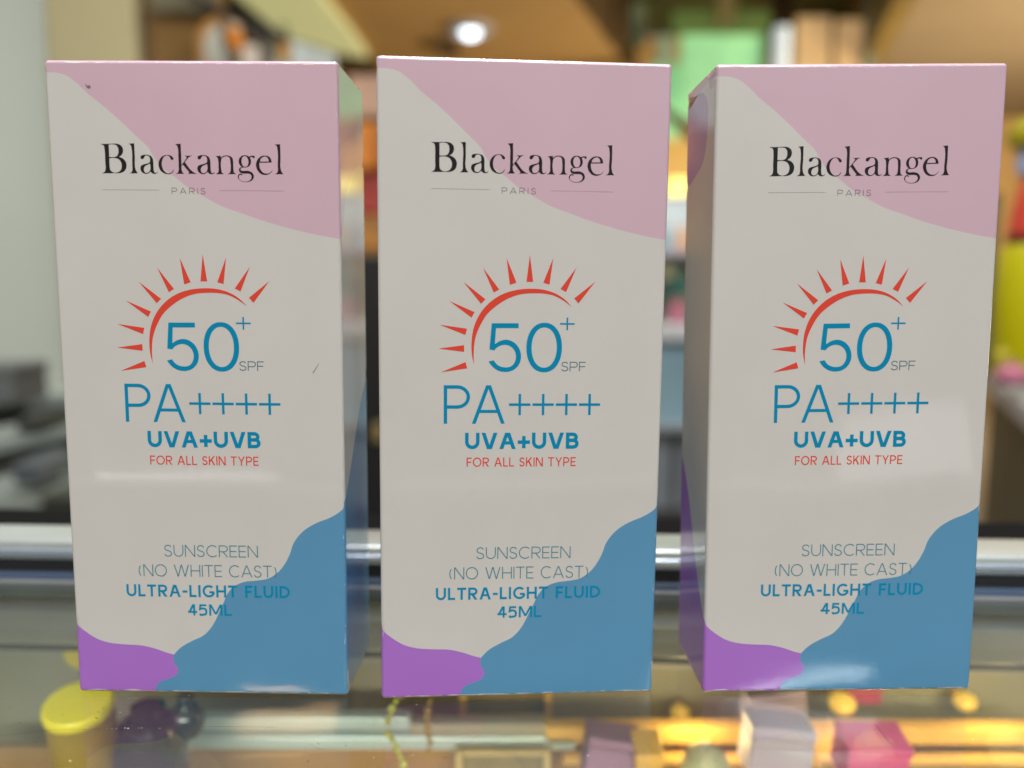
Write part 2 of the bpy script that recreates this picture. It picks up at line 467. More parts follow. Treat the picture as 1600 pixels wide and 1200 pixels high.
# ---------------------------------------------------------------- the shop: floor, ceiling, walls
M_FLOOR = mat('shop_floor', (0.22, 0.20, 0.17), 0.3, vary=0.2, vscale=3)
M_TAN = mat('tan_plaster', (0.60, 0.36, 0.125), 0.8, vary=0.12, vscale=0.8)
M_TANR = mat('pale_tan_plaster', (0.23, 0.165, 0.09), 0.8, vary=0.1, vscale=0.8)
M_MINT = mat('mint_plaster', (0.46, 0.51, 0.46), 0.7, vary=0.06, vscale=1.2)
M_OLIVE = mat('olive_beige_paint', (0.27, 0.24, 0.13), 0.6, vary=0.12, vscale=2)
M_DARKB = mat('dark_brown_wood', (0.10, 0.055, 0.02), 0.5, vary=0.3, vscale=4)
M_BROWN = mat('brown_wood', (0.30, 0.16, 0.045), 0.5, vary=0.5, vscale=1.6, col2=(0.15, 0.09, 0.02))
M_GREENDK = mat('dark_green_paint', (0.045, 0.075, 0.02), 0.6, vary=0.3, vscale=3)
M_BLACK = mat('black_plastic', (0.012, 0.012, 0.013), 0.4)
M_WHITEB = mat('white_laminate', (0.62, 0.65, 0.66), 0.4)
M_GREYB = mat('grey_laminate', (0.30, 0.33, 0.36), 0.45, vary=0.15, vscale=6)
M_BLUEB = mat('pale_blue_board', (0.30, 0.47, 0.55), 0.5, vary=0.1, vscale=6)
M_ORANGE = mat('orange_fabric', (0.75, 0.25, 0.01), 0.7)
M_ORANGEL = mat('amber_fabric', (0.60, 0.19, 0.012), 0.7, vary=0.4, vscale=9)
M_RED = mat('red_plastic', (0.62, 0.06, 0.035), 0.4)
M_DKRED = mat('dark_red_fabric', (0.28, 0.03, 0.02), 0.7)
M_YEL = mat('yellow_plastic', (0.55, 0.50, 0.0), 0.4, vary=0.08, vscale=14)
M_YELO = mat('olive_yellow_plastic', (0.42, 0.36, 0.01), 0.4)
M_PINKP = mat('pink_plastic', (0.55, 0.18, 0.26), 0.5)
M_LILAC = mat('lilac_print', (0.42, 0.33, 0.46), 0.4)
M_TEAL = mat('teal_plastic', (0.06, 0.30, 0.25), 0.4)
M_SAGE = mat('sage_print', (0.50, 0.50, 0.28), 0.5)

floor = MB().box(-8, 8, -2, 12, -1.02, -1.0).build('floor', M_FLOOR)
tag(floor, kind='structure')
bw = MB().box(-8, 8, 9.0, 9.2, -1.0, 2.6).build('back_wall', M_TAN)
tag(bw, 'tan plastered wall at the far end of the shop', 'wall')
CZ = 1.8
a0, a1 = PZ(872, -40, CZ), PZ(985, 112, CZ)
b0, b1 = PZ(474, -30, CZ), PZ(566, 76, CZ)
c0 = PZ(1440, -40, CZ)
c1 = PZ(1340, 150, CZ)
k = MB()
k.prism([(b0.x, b0.y, CZ), (a0.x, a0.y, CZ), (a1.x, a1.y, CZ), (a1.x + .5, 8.99, CZ), (b1.x + .2, 8.99, CZ), (b1.x, b1.y, CZ)], (0, 0, .06))
tag(k.build('ceiling', M_TAN), kind='structure')
k = MB()
k.prism([(c0.x, c0.y, CZ), (7, c0.y, CZ), (7, 8.99, CZ), (c1.x, 8.99, CZ), (c1.x, c1.y, CZ)], (0, 0, .06))
tag(k.build('ceiling', M_TANR), kind='structure')
tag(MB().box(-5, 5, 0.9, 4.9, 1.95, 2.0).build('ceiling', mat('pale_grey_plaster', (.34, .34, .29), .8)), kind='structure')
# raised dark ceiling of the opening between them, and its bulkheads
tag(MB().box(-8, 8, 3.5, 9.0, 2.62, 2.7).build('ceiling', M_GREENDK), kind='structure')


def bulkhead(p, q, z0, z1, th, m, label):
    d = Vector((q.x - p.x, q.y - p.y, 0)).normalized()
    n = Vector((-d.y, d.x, 0)) * th
    o = MB().prism([(p.x, p.y, z0), (q.x, q.y, z0), (q.x + n.x, q.y + n.y, z0), (p.x + n.x, p.y + n.y, z0)], (0, 0, z1 - z0)).build('bulkhead', m)
    tag(o, label, 'bulkhead')


bulkhead(a0, a1, CZ + .003, 2.6, -.05, M_DARKB, 'dark brown ceiling drop beside the golden ceiling')
bulkhead(c0, c1, CZ - .10, 2.6, .12, mat('bronze_brown_trim', (0.20, 0.13, 0.03), 0.5, vary=.2, vscale=3), 'bronze brown slanted ceiling trim on the right')

# lit opening: green panel, tube, warm panels
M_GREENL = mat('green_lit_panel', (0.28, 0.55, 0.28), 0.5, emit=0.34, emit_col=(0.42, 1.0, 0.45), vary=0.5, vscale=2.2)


def slab(px0, px1, py0, py1, y, th, name, m, label, cat, bev=0.004, parent=None, group=None):
    a, b = P(px0, py1, y), P(px1, py0, y)
    x0, x1 = a.x, b.x
    o = MB().box(x0, x1, y, y + th, a.z, b.z, bev).build(name, m, parent)
    if label:
        tag(o, label, cat, group)
    return o


gp = empty('light_panel', P(1130, 200, 6.4))
tag(gp, 'green backlit panel under the dark ceiling opening', 'light panel')


def child(o, parent):
    bpy.context.view_layer.update()
    o.parent = parent
    o.matrix_parent_inverse = parent.matrix_world.inverted()
    return o


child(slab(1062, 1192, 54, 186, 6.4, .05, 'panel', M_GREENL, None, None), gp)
child(slab(1050, 1204, 16, 52, 6.36, .1, 'frame', mat('green_frame', (0.12, 0.2, 0.05), .5), None, None), gp)  # drawn deep so its darker green stands in for the dimmer panel top
child(slab(1192, 1204, 40, 190, 6.36, .1, 'frame', mat('green_brown_frame', (0.14, 0.17, 0.05), .5), None, None), gp)
tl = empty('tube_light', P(1221, 60, 5.8))
tag(tl, 'white upright tube light beside the green panel', 'light')
M_TUBE = mat('tube_glow', (0.8, 0.85, 0.9), 0.4, emit=0.30, emit_col=(0.78, 0.95, 1.0))
pa, pb = P(1219, 125, 5.8), P(1222, 44, 5.8)
child(MB().tube([pa, pb], 0.055, 16).build('glass_tube', M_TUBE, smooth=True), tl)
child(MB().tube([pa - Vector((0, 0, .06)), pa - Vector((0, 0, .002))], 0.06, 16).build('end_cap', M_WHITEB, smooth=True), tl)
M_WARM = mat('warm_glow_board', (0.60, 0.40, 0.19), 0.6, emit=0.30, emit_col=(1.0, 0.62, 0.28), vary=0.5, vscale=2.5)  # glow put into the boards stands in for warm light on them
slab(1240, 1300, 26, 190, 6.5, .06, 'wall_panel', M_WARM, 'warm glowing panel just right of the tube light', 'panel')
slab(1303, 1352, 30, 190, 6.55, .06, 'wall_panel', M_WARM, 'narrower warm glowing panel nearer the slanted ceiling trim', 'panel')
slab(1120, 1152, -30, 36, 5.9, .1, 'post', mat('khaki_paint', (0.24, 0.19, 0.06), .6), 'khaki post hanging in front of the green panel', 'post')
slab(1352, 1374, -30, 110, 6.2, .08, 'post', mat('grey_green_paint', (0.22, 0.24, 0.17), .6), 'grey green post beside the slanted ceiling trim', 'post')
slab(985, 1010, 2, 68, 6.1, .08, 'banner', mat('grey_green_cloth', (0.16, 0.19, 0.10), .7, vary=.2, vscale=5), 'grey green banner hanging before the dark opening', 'banner')
slab(1028, 1052, 56, 100, 6.0, .06, 'banner', mat('pale_green_cloth', (0.30, 0.42, 0.28), .7), 'pale green banner at the left edge of the green panel', 'banner')
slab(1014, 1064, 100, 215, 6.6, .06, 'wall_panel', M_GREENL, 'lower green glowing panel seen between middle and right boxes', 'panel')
slab(1204, 1240, -20, 190, 6.7, .05, 'wall_panel', M_DARKB, 'dark brown board behind the tube light', 'panel')
o = MB().prism([P(1030, 160, 6.3), P(1030, 172, 6.3), P(1095, 232, 6.3), P(1095, 205, 6.3)], (0, .06, 0)).build('beam', M_DARKB)
tag(o, 'dark brown slanting beam below the green panel', 'beam')
slab(1020, 1110, 190, 300, 7.2, .06, 'wall_panel', mat('amber_glow_board', (0.66, 0.40, 0.11), .6, emit=.12, emit_col=(1, .6, .2)), 'glowing amber board above the shelf between middle and right boxes', 'panel')  # faint glow put into the board in place of light falling on it

# ceiling downlight
sp = PZ(735, 42, CZ)
dl = empty('ceiling_spotlight', (sp.x, sp.y, CZ))
tag(dl, 'white round ceiling spotlight shining above the middle box', 'spotlight')
child(MB().lathe([(.155, -.0), (.155, -.03), (.11, -.045), (.10, -.02), (.10, 0)], (sp.x, sp.y, CZ), 40).build('trim_ring', mat('grey_trim', (0.42, 0.41, 0.43), .5), smooth=True), dl)
child(MB().lathe([(0, -.075), (.03, -.072), (.052, -.058), (.060, -.04), (.060, -.015)], (sp.x, sp.y, CZ), 32).build('bulb', mat('cold_bulb', (1, 1, 1), .3, emit=3.0, emit_col=(.72, .88, 1.0)), smooth=True), dl)
child(MB().box(sp.x - .26, sp.x - .10, sp.y + .25, sp.y + .5, CZ - .07, CZ - .001, .01).build('housing', M_DARKB), dl)
ld = lamp('spotlight_bulb', 'SPOT', (sp.x, sp.y, CZ - .13), 30, (.95, .97, 1), .08, (sp.x, sp.y, 0), spot=math.radians(120))

# left: wall, pillar, partition, display
o = MB().box(-4.5, P(71, 60, 3.4).x, 3.4, 3.5, -1.0, 2.5).build('side_wall', M_MINT)
tag(o, 'pale mint plastered wall at far left', 'wall')
a = P(72, 60, 3.0)
b = P(212, 60, 3.0)
pl = MB().box(a.x, b.x, 3.0, 3.06, -1.0, 2.5, .01).build('pillar', M_OLIVE)
tag(pl, 'olive beige square pillar beside the mint wall', 'pillar')
o = slab(206, 224, -60, 420, 3.1, .05, 'door_post', M_DARKB, 'dark brown upright post along the right of the beige pillar', 'post')
M_PANEL = mat('brown_board', (0.34, 0.19, 0.06), .5, vary=.5, vscale=1.2, col2=(.20, .12, .03))
slab(214, 345, -20, 420, 3.9, .06, 'partition', M_PANEL, 'brown wooden partition behind the left box', 'partition')
slab(212, 330, -60, 16, 3.8, .06, 'sign_board', mat('grey_olive_board', (.27, .25, .16), .6, vary=.3, vscale=3), 'grey olive board over the brown partition', 'board')
# white display board with orange edge, and items hanging on the track
ar = [P(308, 150, 3.7)] + [P(308 + 44 * (1 - math.cos(t)) / 1, 62 - 38 * math.sin(t), 3.7) for t in [PI / 2 * i / 8 for i in range(9)]] + [P(372, 24, 3.7), P(372, 150, 3.7)]
bo = MB().prism(ar, (0, .04, 0)).build('display_board', mat('orange_edge', (.62, .30, .07), .6))
tag(bo, 'round cornered white display board with orange rim, behind the left box', 'display board')
ar2 = [P(318, 150, 3.68)] + [P(318 + 36 * (1 - math.cos(t)), 66 - 30 * math.sin(t), 3.68) for t in [PI / 2 * i / 8 for i in range(9)]] + [P(370, 36, 3.68), P(370, 150, 3.68)]
MB().prism(ar2, (0, .015, 0)).build('face', mat('white_board', (.56, .58, .53), .5), bo)
slab(374, 402, 70, 200, 3.75, .03, 'display_card', mat('white_card', (.60, .58, .54), .5), 'white card hanging under the black ceiling track', 'card')
slab(418, 446, 55, 200, 3.9, .03, 'display_card', mat('pale_green_card', (.45, .5, .42), .5), 'pale green card between dark bracket and amber bag', 'card')
o = MB().prism([P(455, 62, 3.85), P(455, 200, 3.85), P(527, 200, 3.85), P(522, 84, 3.85), P(500, 76, 3.85)], (0, .03, 0)).build('display_card', mat('pale_blue_card', (.50, .58, .60), .5, vary=.2, vscale=6))
tag(o, 'pale blue sloping card right of the amber bag', 'card')


def hanging_bag(px, py, y, rx, rz, tilt, m, label):
    c = P(px, py, y)
    t = empty('hanging_bag', c)
    tag(t, label, 'bag', 'orange bags hanging from the track')
    M3 = Matrix.Rotation(tilt, 3, 'Y')
    prof = [(0, -rz), (rx * .7, -rz * .92), (rx, -rz * .4), (rx * .95, .1 * rz), (rx * .7, rz * .75), (rx * .3, rz), (0, rz)]
    child(MB().lathe(prof, c, 20, M3, 0.5).build('body', m, smooth=True), t)
    top = c + M3 @ Vector((0, 0, rz * .95))
    child(MB().tube([top + M3 @ Vector((-.015, 0, 0)), top + M3 @ Vector((-.012, 0, .05)), top + M3 @ Vector((.012, 0, .05)), top + M3 @ Vector((.015, 0, 0))], .006, 8).build('handle', M_BLACK), t)
    return t


hanging_bag(363, 61, 3.5, .040, .048, -.55, M_ORANGE, 'bright orange tilted bag hanging nearest the white board')
hanging_bag(443, 78, 3.6, .024, .05, .0, mat('amber_bag', (.72, .36, .05), .6), 'small amber upright bag hanging further along the track')
# black ceiling track with brackets
tr = empty('ceiling_track', P(380, 30, 3.4))
tag(tr, 'black slanting ceiling track with dark brackets', 'track')
p0, p1 = P(296, -6, 3.2), P(446, 62, 3.5)
child(MB().tube([p0, p1], [.017, .021], 12).build('rail', M_BLACK, smooth=True), tr)
M_BRK = mat('dark_olive_metal', (.05, .04, .02), .5)
child(MB().prism([P(384, 40, 3.46), P(440, 56, 3.46), P(430, 80, 3.46), P(418, 120, 3.46), P(408, 120, 3.46), P(404, 74, 3.46)], (0, .02, 0)).build('bracket', M_BRK), tr)
child(MB().prism([P(342, 34, 3.44), P(352, 32, 3.44), P(352, 70, 3.44), P(378, 84, 3.44), P(362, 120, 3.44), P(348, 76, 3.44)], (0, .02, 0)).build('bracket', M_BRK), tr)
# pale yellow-green cove of the ceiling
k = MB()
q = [PZ(330, -40, 1.74), PZ(470, -40, 1.74), PZ(545, 50, 1.74), PZ(575, 92, 1.74), PZ(530, 84, 1.74), PZ(440, 54, 1.74)]
k.prism(q, (0, 0, .05))
o = k.build('ceiling_cove', mat('glowing_yellow_green_plaster', (.56, .56, .24), .7, emit=.26, emit_col=(1, 1, .5), vary=.15, vscale=2))  # plaster given a glow in place of light on the cove
tag(o, 'pale yellow green lit ceiling cove above the black track', 'cove')

# lower left: grey tiered counter with dark goods
ct = empty('tiered_counter', P(40, 830, 1.1))
tag(ct, 'grey tiered counter with pale edges below the mint wall', 'counter')
M_EDGE = mat('pale_edge', (.26, .30, .275), .5, vary=.2, vscale=9)
M_DKG = mat('dark_grey_laminate', (.13, .14, .12), .5, vary=.5, vscale=7)


def tier(pl, pr, y0, y1, th, dep, n1, n2):
    """a board running from photo-left pl to right pr, receding from y0 to y1"""
    A, B = P(*pl, y0), P(*pr, y1)
    d = (B - A).normalized()
    n = Vector((-d.y, d.x, 0)).normalized()
    child(MB().prism([A, B, B + n * dep, A + n * dep], (0, 0, -th)).build(n1, M_EDGE), ct)
    child(MB().prism([A + n * .02 - Vector((0, 0, th + .001)), B + n * .02 - Vector((0, 0, th + .001)), B + n * dep - Vector((0, 0, th + .001)), A + n * dep - Vector((0, 0, th + .001))], (0, 0, -.5)).build(n2, M_DKG), ct)


tier((-120, 808), (150, 745), .95, 1.15, .022, .12, 'shelf', 'front_panel')
tier((-120, 715), (150, 660), 1.12, 1.33, .016, .12, 'shelf', 'front_panel')
tier((-120, 645), (150, 622), 1.35, 1.5, .012, .4, 'shelf', 'front_panel')


def crate(px0, px1, py0, py1, y, m, label):
    a, b = P(px0, py1, y), P(px1, py0, y)
    t = empty('storage_box', ((a.x + b.x) / 2, y, a.z))
    tag(t, label, 'box', 'dark boxes on the tiered counter')
    dz = (b.z - a.z)
    child(MB().box(a.x, b.x, y, y + .1, a.z, a.z + dz * .72, .003).build('body', m), t)
    child(MB().box(a.x - .002, b.x + .002, y - .002, y + .102, a.z + dz * .73, b.z, .003).build('lid', m), t)


crate(-60, 20, 572, 632, 1.36, mat('charcoal_card', (.10, .11, .105), .6), 'charcoal box highest on the tiered counter, against mint wall')
crate(26, 62, 655, 676, 1.25, mat('green_black_card', (.035, .04, .03), .6), 'green black box on the counter below the mint wall')
crate(40, 115, 630, 655, 1.40, mat('slate_card', (.10, .12, .12), .6), 'slate grey low box beside the left sunscreen box')
crate(20, 60, 726, 756, 1.06, mat('slate_blue_card', (.09, .11, .12), .6), 'slate blue box on the middle tier of the counter')
crate(65, 130, 776, 806, .97, mat('near_black_card', (.035, .04, .028), .6), 'near black box on the lowest tier of the counter')

# between left and middle box: black cabinet and amber display
cb = empty('black_cabinet', P(578, 830, 1.5))
tag(cb, 'tall black cabinet seen between left and middle boxes', 'cabinet')
a, b = P(548, 860, 1.5), P(640, 398, 1.5)
child(MB().box(a.x, b.x, 1.5, 1.9, -1.0, b.z, .004).build('body', M_BLACK), cb)
child(MB().box(P(572, 0, 1.49).x, P(590, 0, 1.49).x, 1.485, 1.499, P(0, 688, 1.49).z, P(0, 660, 1.49).z, .002).build('handle', mat('brass', (.30, .22, .08), .4)), cb)
hd = empty('clothes_rack', P(580, 400, 2.2))
tag(hd, 'rack of amber and dark red cloths above the black cabinet', 'rack')
child(MB().tube([P(530, 186, 2.25), P(650, 186, 2.25)], .012, 10).build('rail', M_DARKB), hd)
child(slab(535, 584, 192, 266, 2.22, .05, 'cloth', M_ORANGEL, None, None, .01), hd)
child(slab(535, 660, 262, 335, 2.26, .05, 'cloth', M_DKRED, None, None, .01), hd)
child(slab(585, 660, 192, 262, 2.24, .05, 'cloth', mat('rust_cloth', (.40, .12, .01), .7), None, None, .01), hd)
child(slab(535, 660, 337, 392, 2.22, .05, 'cloth', mat('brown_amber_cloth', (.36, .15, .02), .7, vary=.5, vscale=15), None, None, .01), hd)
slab(545, 640, 118, 180, 3.2, .05, 'banner', mat('dusty_pink_cloth', (.40, .24, .17), .7, vary=.3, vscale=5), 'dusty pink banner between left and middle boxes', 'banner')

# between middle and right box: shop shelf with goods
sh = empty('shop_shelf', P(1065, 830, 2.0))
tag(sh, 'white shop shelf with pale blue drawers between middle and right boxes', 'shelf')
child(slab(1000, 1135, 507, 533, 2.0, .4, 'board', M_WHITEB, None, None), sh)
child(slab(1002, 1133, 536, 664, 2.03, .36, 'drawer', M_BLUEB, None, None, .006), sh)
child(slab(1002, 1052, 676, 796, 2.05, .34, 'drawer', M_GREYB, None, None, .006), sh)
child(slab(1056, 1133, 676, 796, 2.05, .34, 'drawer', M_GREYB, None, None, .006), sh)
child(slab(1000, 1135, 664, 676, 2.0, .4, 'board', M_GREYB, None, None), sh)
child(slab(1000, 1135, 533, 1000, 2.38, .02, 'back_panel', M_GREYB, None, None), sh)
child(slab(1000, 1135, 392, 400, 2.0, .4, 'board', mat('lilac_board', (.42, .40, .48), .5), None, None), sh)
child(slab(1000, 1135, 400, 507, 2.37, .02, 'back_panel', mat('grey_green_board', (.22, .26, .22), .5), None, None), sh)
child(slab(1000, 1135, 305, 392, 2.37, .02, 'back_panel', mat('pale_blue_white_board', (.58, .68, .70), .5), None, None), sh)


def pack(px0, px1, py0, py1, y, m, m2, name, label, cat):
    a, b = P(px0, py1, y), P(px1, py0, y)
    t = empty(name, ((a.x + b.x) / 2, y, a.z))
    tag(t, label, cat, 'goods on the white shop shelf')
    r = (b.x - a.x) / 2
    hgt = b.z - a.z
    cx = (a.x + b.x) / 2
    child(MB().lathe([(0, 0), (r * .95, 0), (r, hgt * .04), (r, hgt * .6), (r * .8, hgt * .72), (r * .45, hgt * .78)], (cx, y + r, a.z), 20).build('body', m, smooth=True), t)
    child(MB().lathe([(r * .46, hgt * .77), (r * .5, hgt * .8), (r * .5, hgt * .98), (r * .4, hgt), (0, hgt)], (cx, y + r, a.z), 20).build('cap', m2, smooth=True), t)


pack(1034, 1056, 402, 436, 2.05, M_SAGE, M_SAGE, 'jar', 'sage yellow jar on the shelf below the lilac board', 'jar')
pack(1045, 1090, 424, 505, 2.12, M_TEAL, M_TEAL, 'bottle', 'teal bottle behind the pink one on the shelf', 'bottle')
pack(1046, 1078, 464, 507, 2.03, M_PINKP, M_RED, 'bottle', 'pink bottle standing on the white shelf board', 'bottle')
pack(1058, 1078, 352, 392, 2.05, mat('peach_plastic', (.72, .36, .15), .4), M_ORANGE, 'bottle', 'peach bottle on the top board of the shelf', 'bottle')
pack(1030, 1052, 345, 392, 2.05, M_BLUEB, M_WHITEB, 'bottle', 'pale blue bottle on the top board of the shelf', 'bottle')
lb = empty('lamp_box', P(1062, 305, 1.98))
tag(lb, 'glowing yellow lamp on top of the white shop shelf', 'lamp')
child(slab(1046, 1078, 279, 304, 1.98, .05, 'shade', mat('yellow_glow', (.9, .8, .3), .4, emit=1.3, emit_col=(1, .82, .16)), None, None, .006), lb)
child(slab(1044, 1080, 305, 309, 1.98, .06, 'base', M_WHITEB, None, None, .002), lb)

# right: counter with bottles
rc = empty('side_counter', (.65, 1.0, -.05))
tag(rc, 'dark olive counter with pale grey top at the right edge', 'counter')
q0, q1 = PZ(1540, 585, -.05), PZ(1680, 700, -.05)
d = (q1 - q0).normalized()
nn = Vector((-d.y, d.x, 0))
if nn.x < 0:
    nn = -nn
child(MB().prism([q0, q1, q1 + nn * .9, q0 + nn * .9], (0, 0, -.022)).build('worktop', mat('pale_grey_top', (.36, .37, .40), .4, vary=.15, vscale=12)), rc)
u = nn * .01
child(MB().prism([q0 + u - Vector((0, 0, .023)), q1 + u - Vector((0, 0, .023)), q1 + nn * .88 - Vector((0, 0, .023)), q0 + nn * .88 - Vector((0, 0, .023))], (0, 0, -.9)).build('front_panel', mat('dark_olive_board', (.075, .068, .032), .5, vary=.25, vscale=5)), rc)
bt = empty('spray_bottle', P(1624, 590, 1.12))
tag(bt, 'large yellow bottle with red shoulder on the right counter', 'bottle', 'goods on the right counter')
c = P(1624, 595, 1.14)


def zat(py):
    return P(1624, py, 1.14).z


R = .061
child(MB().lathe([(0, zat(588)), (R * .95, zat(588)), (R, zat(580)), (R * 1.02, zat(470)), (R * .98, zat(400)), (R * .85, zat(382)), (0, zat(380))], (c.x, 1.14, 0), 32).build('body', M_YEL, smooth=True), bt)
child(MB().lathe([(0, zat(381)), (R * .86, zat(381)), (R * .86, zat(366)), (0, zat(366))], (c.x, 1.14, 0), 32).build('band', mat('dark_red_band', (.09, .01, .015), .5), smooth=True), bt)
child(MB().lathe([(0, zat(366)), (R * .85, zat(366)), (R * .8, zat(330)), (R * .66, zat(285)), (R * .55, zat(272)), (0, zat(272))], (c.x, 1.14, 0), 32).build('shoulder', M_RED, smooth=True), bt)
child(MB().lathe([(0, zat(271)), (R * .75, zat(270)), (R * .78, zat(240)), (R * .7, zat(228)), (0, zat(228))], (c.x, 1.14, 0), 32).build('collar', mat('blue_white_plastic', (.36, .46, .72), .4), smooth=True), bt)
child(MB().lathe([(0, zat(227)), (R * .95, zat(226)), (R * 1.0, zat(205)), (R * .8, zat(185)), (0, zat(180))], (c.x, 1.14, 0), 32).build('cap', M_YELO, smooth=True), bt)


def lump(px, py, y, r, m, name, label, cat, sz=.8):
    c = P(px, py, y)
    t = empty(name, c)
    tag(t, label, cat, 'goods on the right counter')
    child(MB().lathe([(0, -r * sz), (r * .7, -r * sz * .9), (r, -r * sz * .2), (r * .92, r * sz * .3), (r * .5, r * sz * .6), (0, r * sz * .62)], c, 20).build('body', m, smooth=True), t)
    child(MB().lathe([(r * .3, r * sz * .6), (r * .34, r * sz * .9), (0, r * sz)], c, 16).build('lid', m, smooth=True), t)


lump(1582, 584, 1.0, .019, M_PINKP, 'jar', 'round pink jar in front of the large yellow bottle', 'jar')
lump(1566, 556, 1.1, .011, mat('knobbly_yellow', (.50, .42, .03), .5), 'jar', 'small olive yellow jar left of the large yellow bottle', 'jar', 1.2)
o = slab(1540, 1566, 300, 600, 1.5, .05, 'display_card', mat('olive_grey_card', (.16, .16, .09), .6, vary=.5, vscale=30), 'olive grey card standing left of the large yellow bottle', 'card')
# ---------------------------------------------------------------- glass display case the boxes stand on
YAW = math.radians(-2.4)
case = empty('display_case', (0, 0.226, 0), YAW)
tag(case, 'glass topped display case with aluminium rail the sunscreen boxes stand on', 'display case')


def glass_mat(name):
    m = bpy.data.materials.new(name)
    m.use_nodes = True
    nt = m.node_tree
    nt.nodes.clear()
    out = nt.nodes.new('ShaderNodeOutputMaterial')
    mix = nt.nodes.new('ShaderNodeMixShader')
    fr = nt.nodes.new('ShaderNodeFresnel')
    # the slab does not bend rays, so both of its faces reflect like glass seen from the air
    ge = nt.nodes.new('ShaderNodeNewGeometry')
    mi = nt.nodes.new('ShaderNodeMapRange')
    mi.inputs[3].default_value = 1.5
    mi.inputs[4].default_value = 1 / 1.5
    nt.links.new(ge.outputs['Backfacing'], mi.inputs[0])
    nt.links.new(mi.outputs[0], fr.inputs['IOR'])
    tr = nt.nodes.new('ShaderNodeBsdfTransparent')
    tr.inputs['Color'].default_value = (0.90, 0.95, 0.92, 1)
    gl = nt.nodes.new('ShaderNodeBsdfGlossy')
    gl.inputs['Roughness'].default_value = 0.02
    # thin film of dust and smears, made denser to add a milky haze
    tc = nt.nodes.new('ShaderNodeTexCoord')
    no = nt.nodes.new('ShaderNodeTexNoise')
    no.inputs['Scale'].default_value = 22
    no.inputs['Detail'].default_value = 6
    nt.links.new(tc.outputs['Object'], no.inputs['Vector'])
    mr = nt.nodes.new('ShaderNodeMapRange')
    mr.inputs[1].default_value = 0.35
    mr.inputs[2].default_value = 0.8
    mr.inputs[3].default_value = 0.004
    mr.inputs[4].default_value = 0.065
    nt.links.new(no.outputs[0], mr.inputs[0])
    df = nt.nodes.new('ShaderNodeBsdfDiffuse')
    df.inputs['Color'].default_value = (0.6, 0.6, 0.55, 1)
    mix2 = nt.nodes.new('ShaderNodeMixShader')
    nt.links.new(mr.outputs[0], mix2.inputs[0])
    nt.links.new(tr.outputs[0], mix2.inputs[1])
    nt.links.new(df.outputs[0], mix2.inputs[2])
    nt.links.new(fr.outputs[0], mix.inputs[0])
    nt.links.new(mix2.outputs[0], mix.inputs[1])
    nt.links.new(gl.outputs[0], mix.inputs[2])
    nt.links.new(mix.outputs[0], out.inputs[0])
    return m


M_ALU = mat('brushed_aluminium', (0.74, 0.80, 0.78), 0.34, metal=0.75, vary=.08, vscale=40)
M_ALUB = mat('blue_anodised', (0.24, 0.34, 0.55), 0.28, metal=0.85)
M_BEAD = mat('polished_bead', (0.74, 0.86, 1.0), 0.22, metal=0.9)
M_GASK = mat('black_gasket', (0.008, 0.009, 0.012), 0.5)
M_GREYP = mat('grey_plastic_strip', (0.16, 0.17, 0.17), 0.5, vary=.2, vscale=50)

# all in case-local coordinates: y=0 at the front of the rail
gt = MB().box(-1.0, 1.0, -0.219, -0.004, -0.006, 0.0, 0.0006).build('glass_top', glass_mat('counter_glass'), case)
rl = MB().box(-1.0, 1.0, 0.0, 0.0165, -0.02, 0.0112, 0.0009, seg=3).build('rail', M_ALU, case, True)
MB().box(-1.0, 1.0, -0.0013, 0.0009, 0.0062, 0.0090, 0.0008, seg=3).build('bead', M_BEAD, rl, True)
MB().box(-1.0, 1.0, -0.0007, -0.00005, 0.0028, 0.0060, 0.0001).build('gasket', M_GASK, rl)
MB().box(-1.0, 1.0, -0.0012, 0.0, -0.0004, 0.0026, 0.0005).build('channel', M_ALUB, rl, True)
MB().box(-1.0, 1.0, -0.0039, -0.0014, -0.004, 0.0006, 0.0003).build('seal_strip', M_GREYP, rl)
MB().box(-1.0, 1.0, -0.236, -0.2192, -0.02, 0.0035, 0.0009, seg=3).build('front_rail', mat('dark_front_rail', (.20, .20, .20), .5), case, True)
MB().box(-1.0, 1.0, 0.0170, 0.070, -0.03, 0.001, 0.001).build('back_ledge', mat('matt_black_ledge', (.006, .006, .006), .9, spec=.08), case)
M_CB = mat('case_back', (0.27, 0.28, 0.22), 0.45, vary=.35, vscale=9, col2=(.33, .27, .15))
MB().box(-1.0, 1.0, 0.0702, 0.074, -0.24, -0.031).build('back_panel', M_CB, case)
MB().box(-1.0, 1.0, -0.22, 0.069, -0.25, -0.241).build('case_floor', mat('case_floor_board', (.34, .20, .08), .5, vary=.4, vscale=18), case)
MB().box(-1.0, 1.0, -0.23, -0.221, -0.25, -0.021).build('front_panel', mat('case_front_board', (.12, .11, .10), .5), case)
MB().box(-1.01, -1.001, -0.23, 0.07, -0.25, -0.001).build('side_panel', mat('case_side_board', (.12, .11, .10), .5), case)
MB().box(1.001, 1.01, -0.23, 0.07, -0.25, -0.001).build('side_panel', mat('case_side_board', (.12, .11, .10), .5), case)
# scratches and grit on the glass
sm = MB()
sr = random.Random(4)


def scratch(pts, w):
    ps = [PZ(x, y, 0.00003) for x, y in pts]
    for p, q in zip(ps, ps[1:]):
        d = (q - p).normalized()
        n = Vector((-d.y, d.x, 0)) * w
        vs = [sm.bm.verts.new(v) for v in (p - n, q - n, q + n, p + n)]
        sm.bm.faces.new(vs)


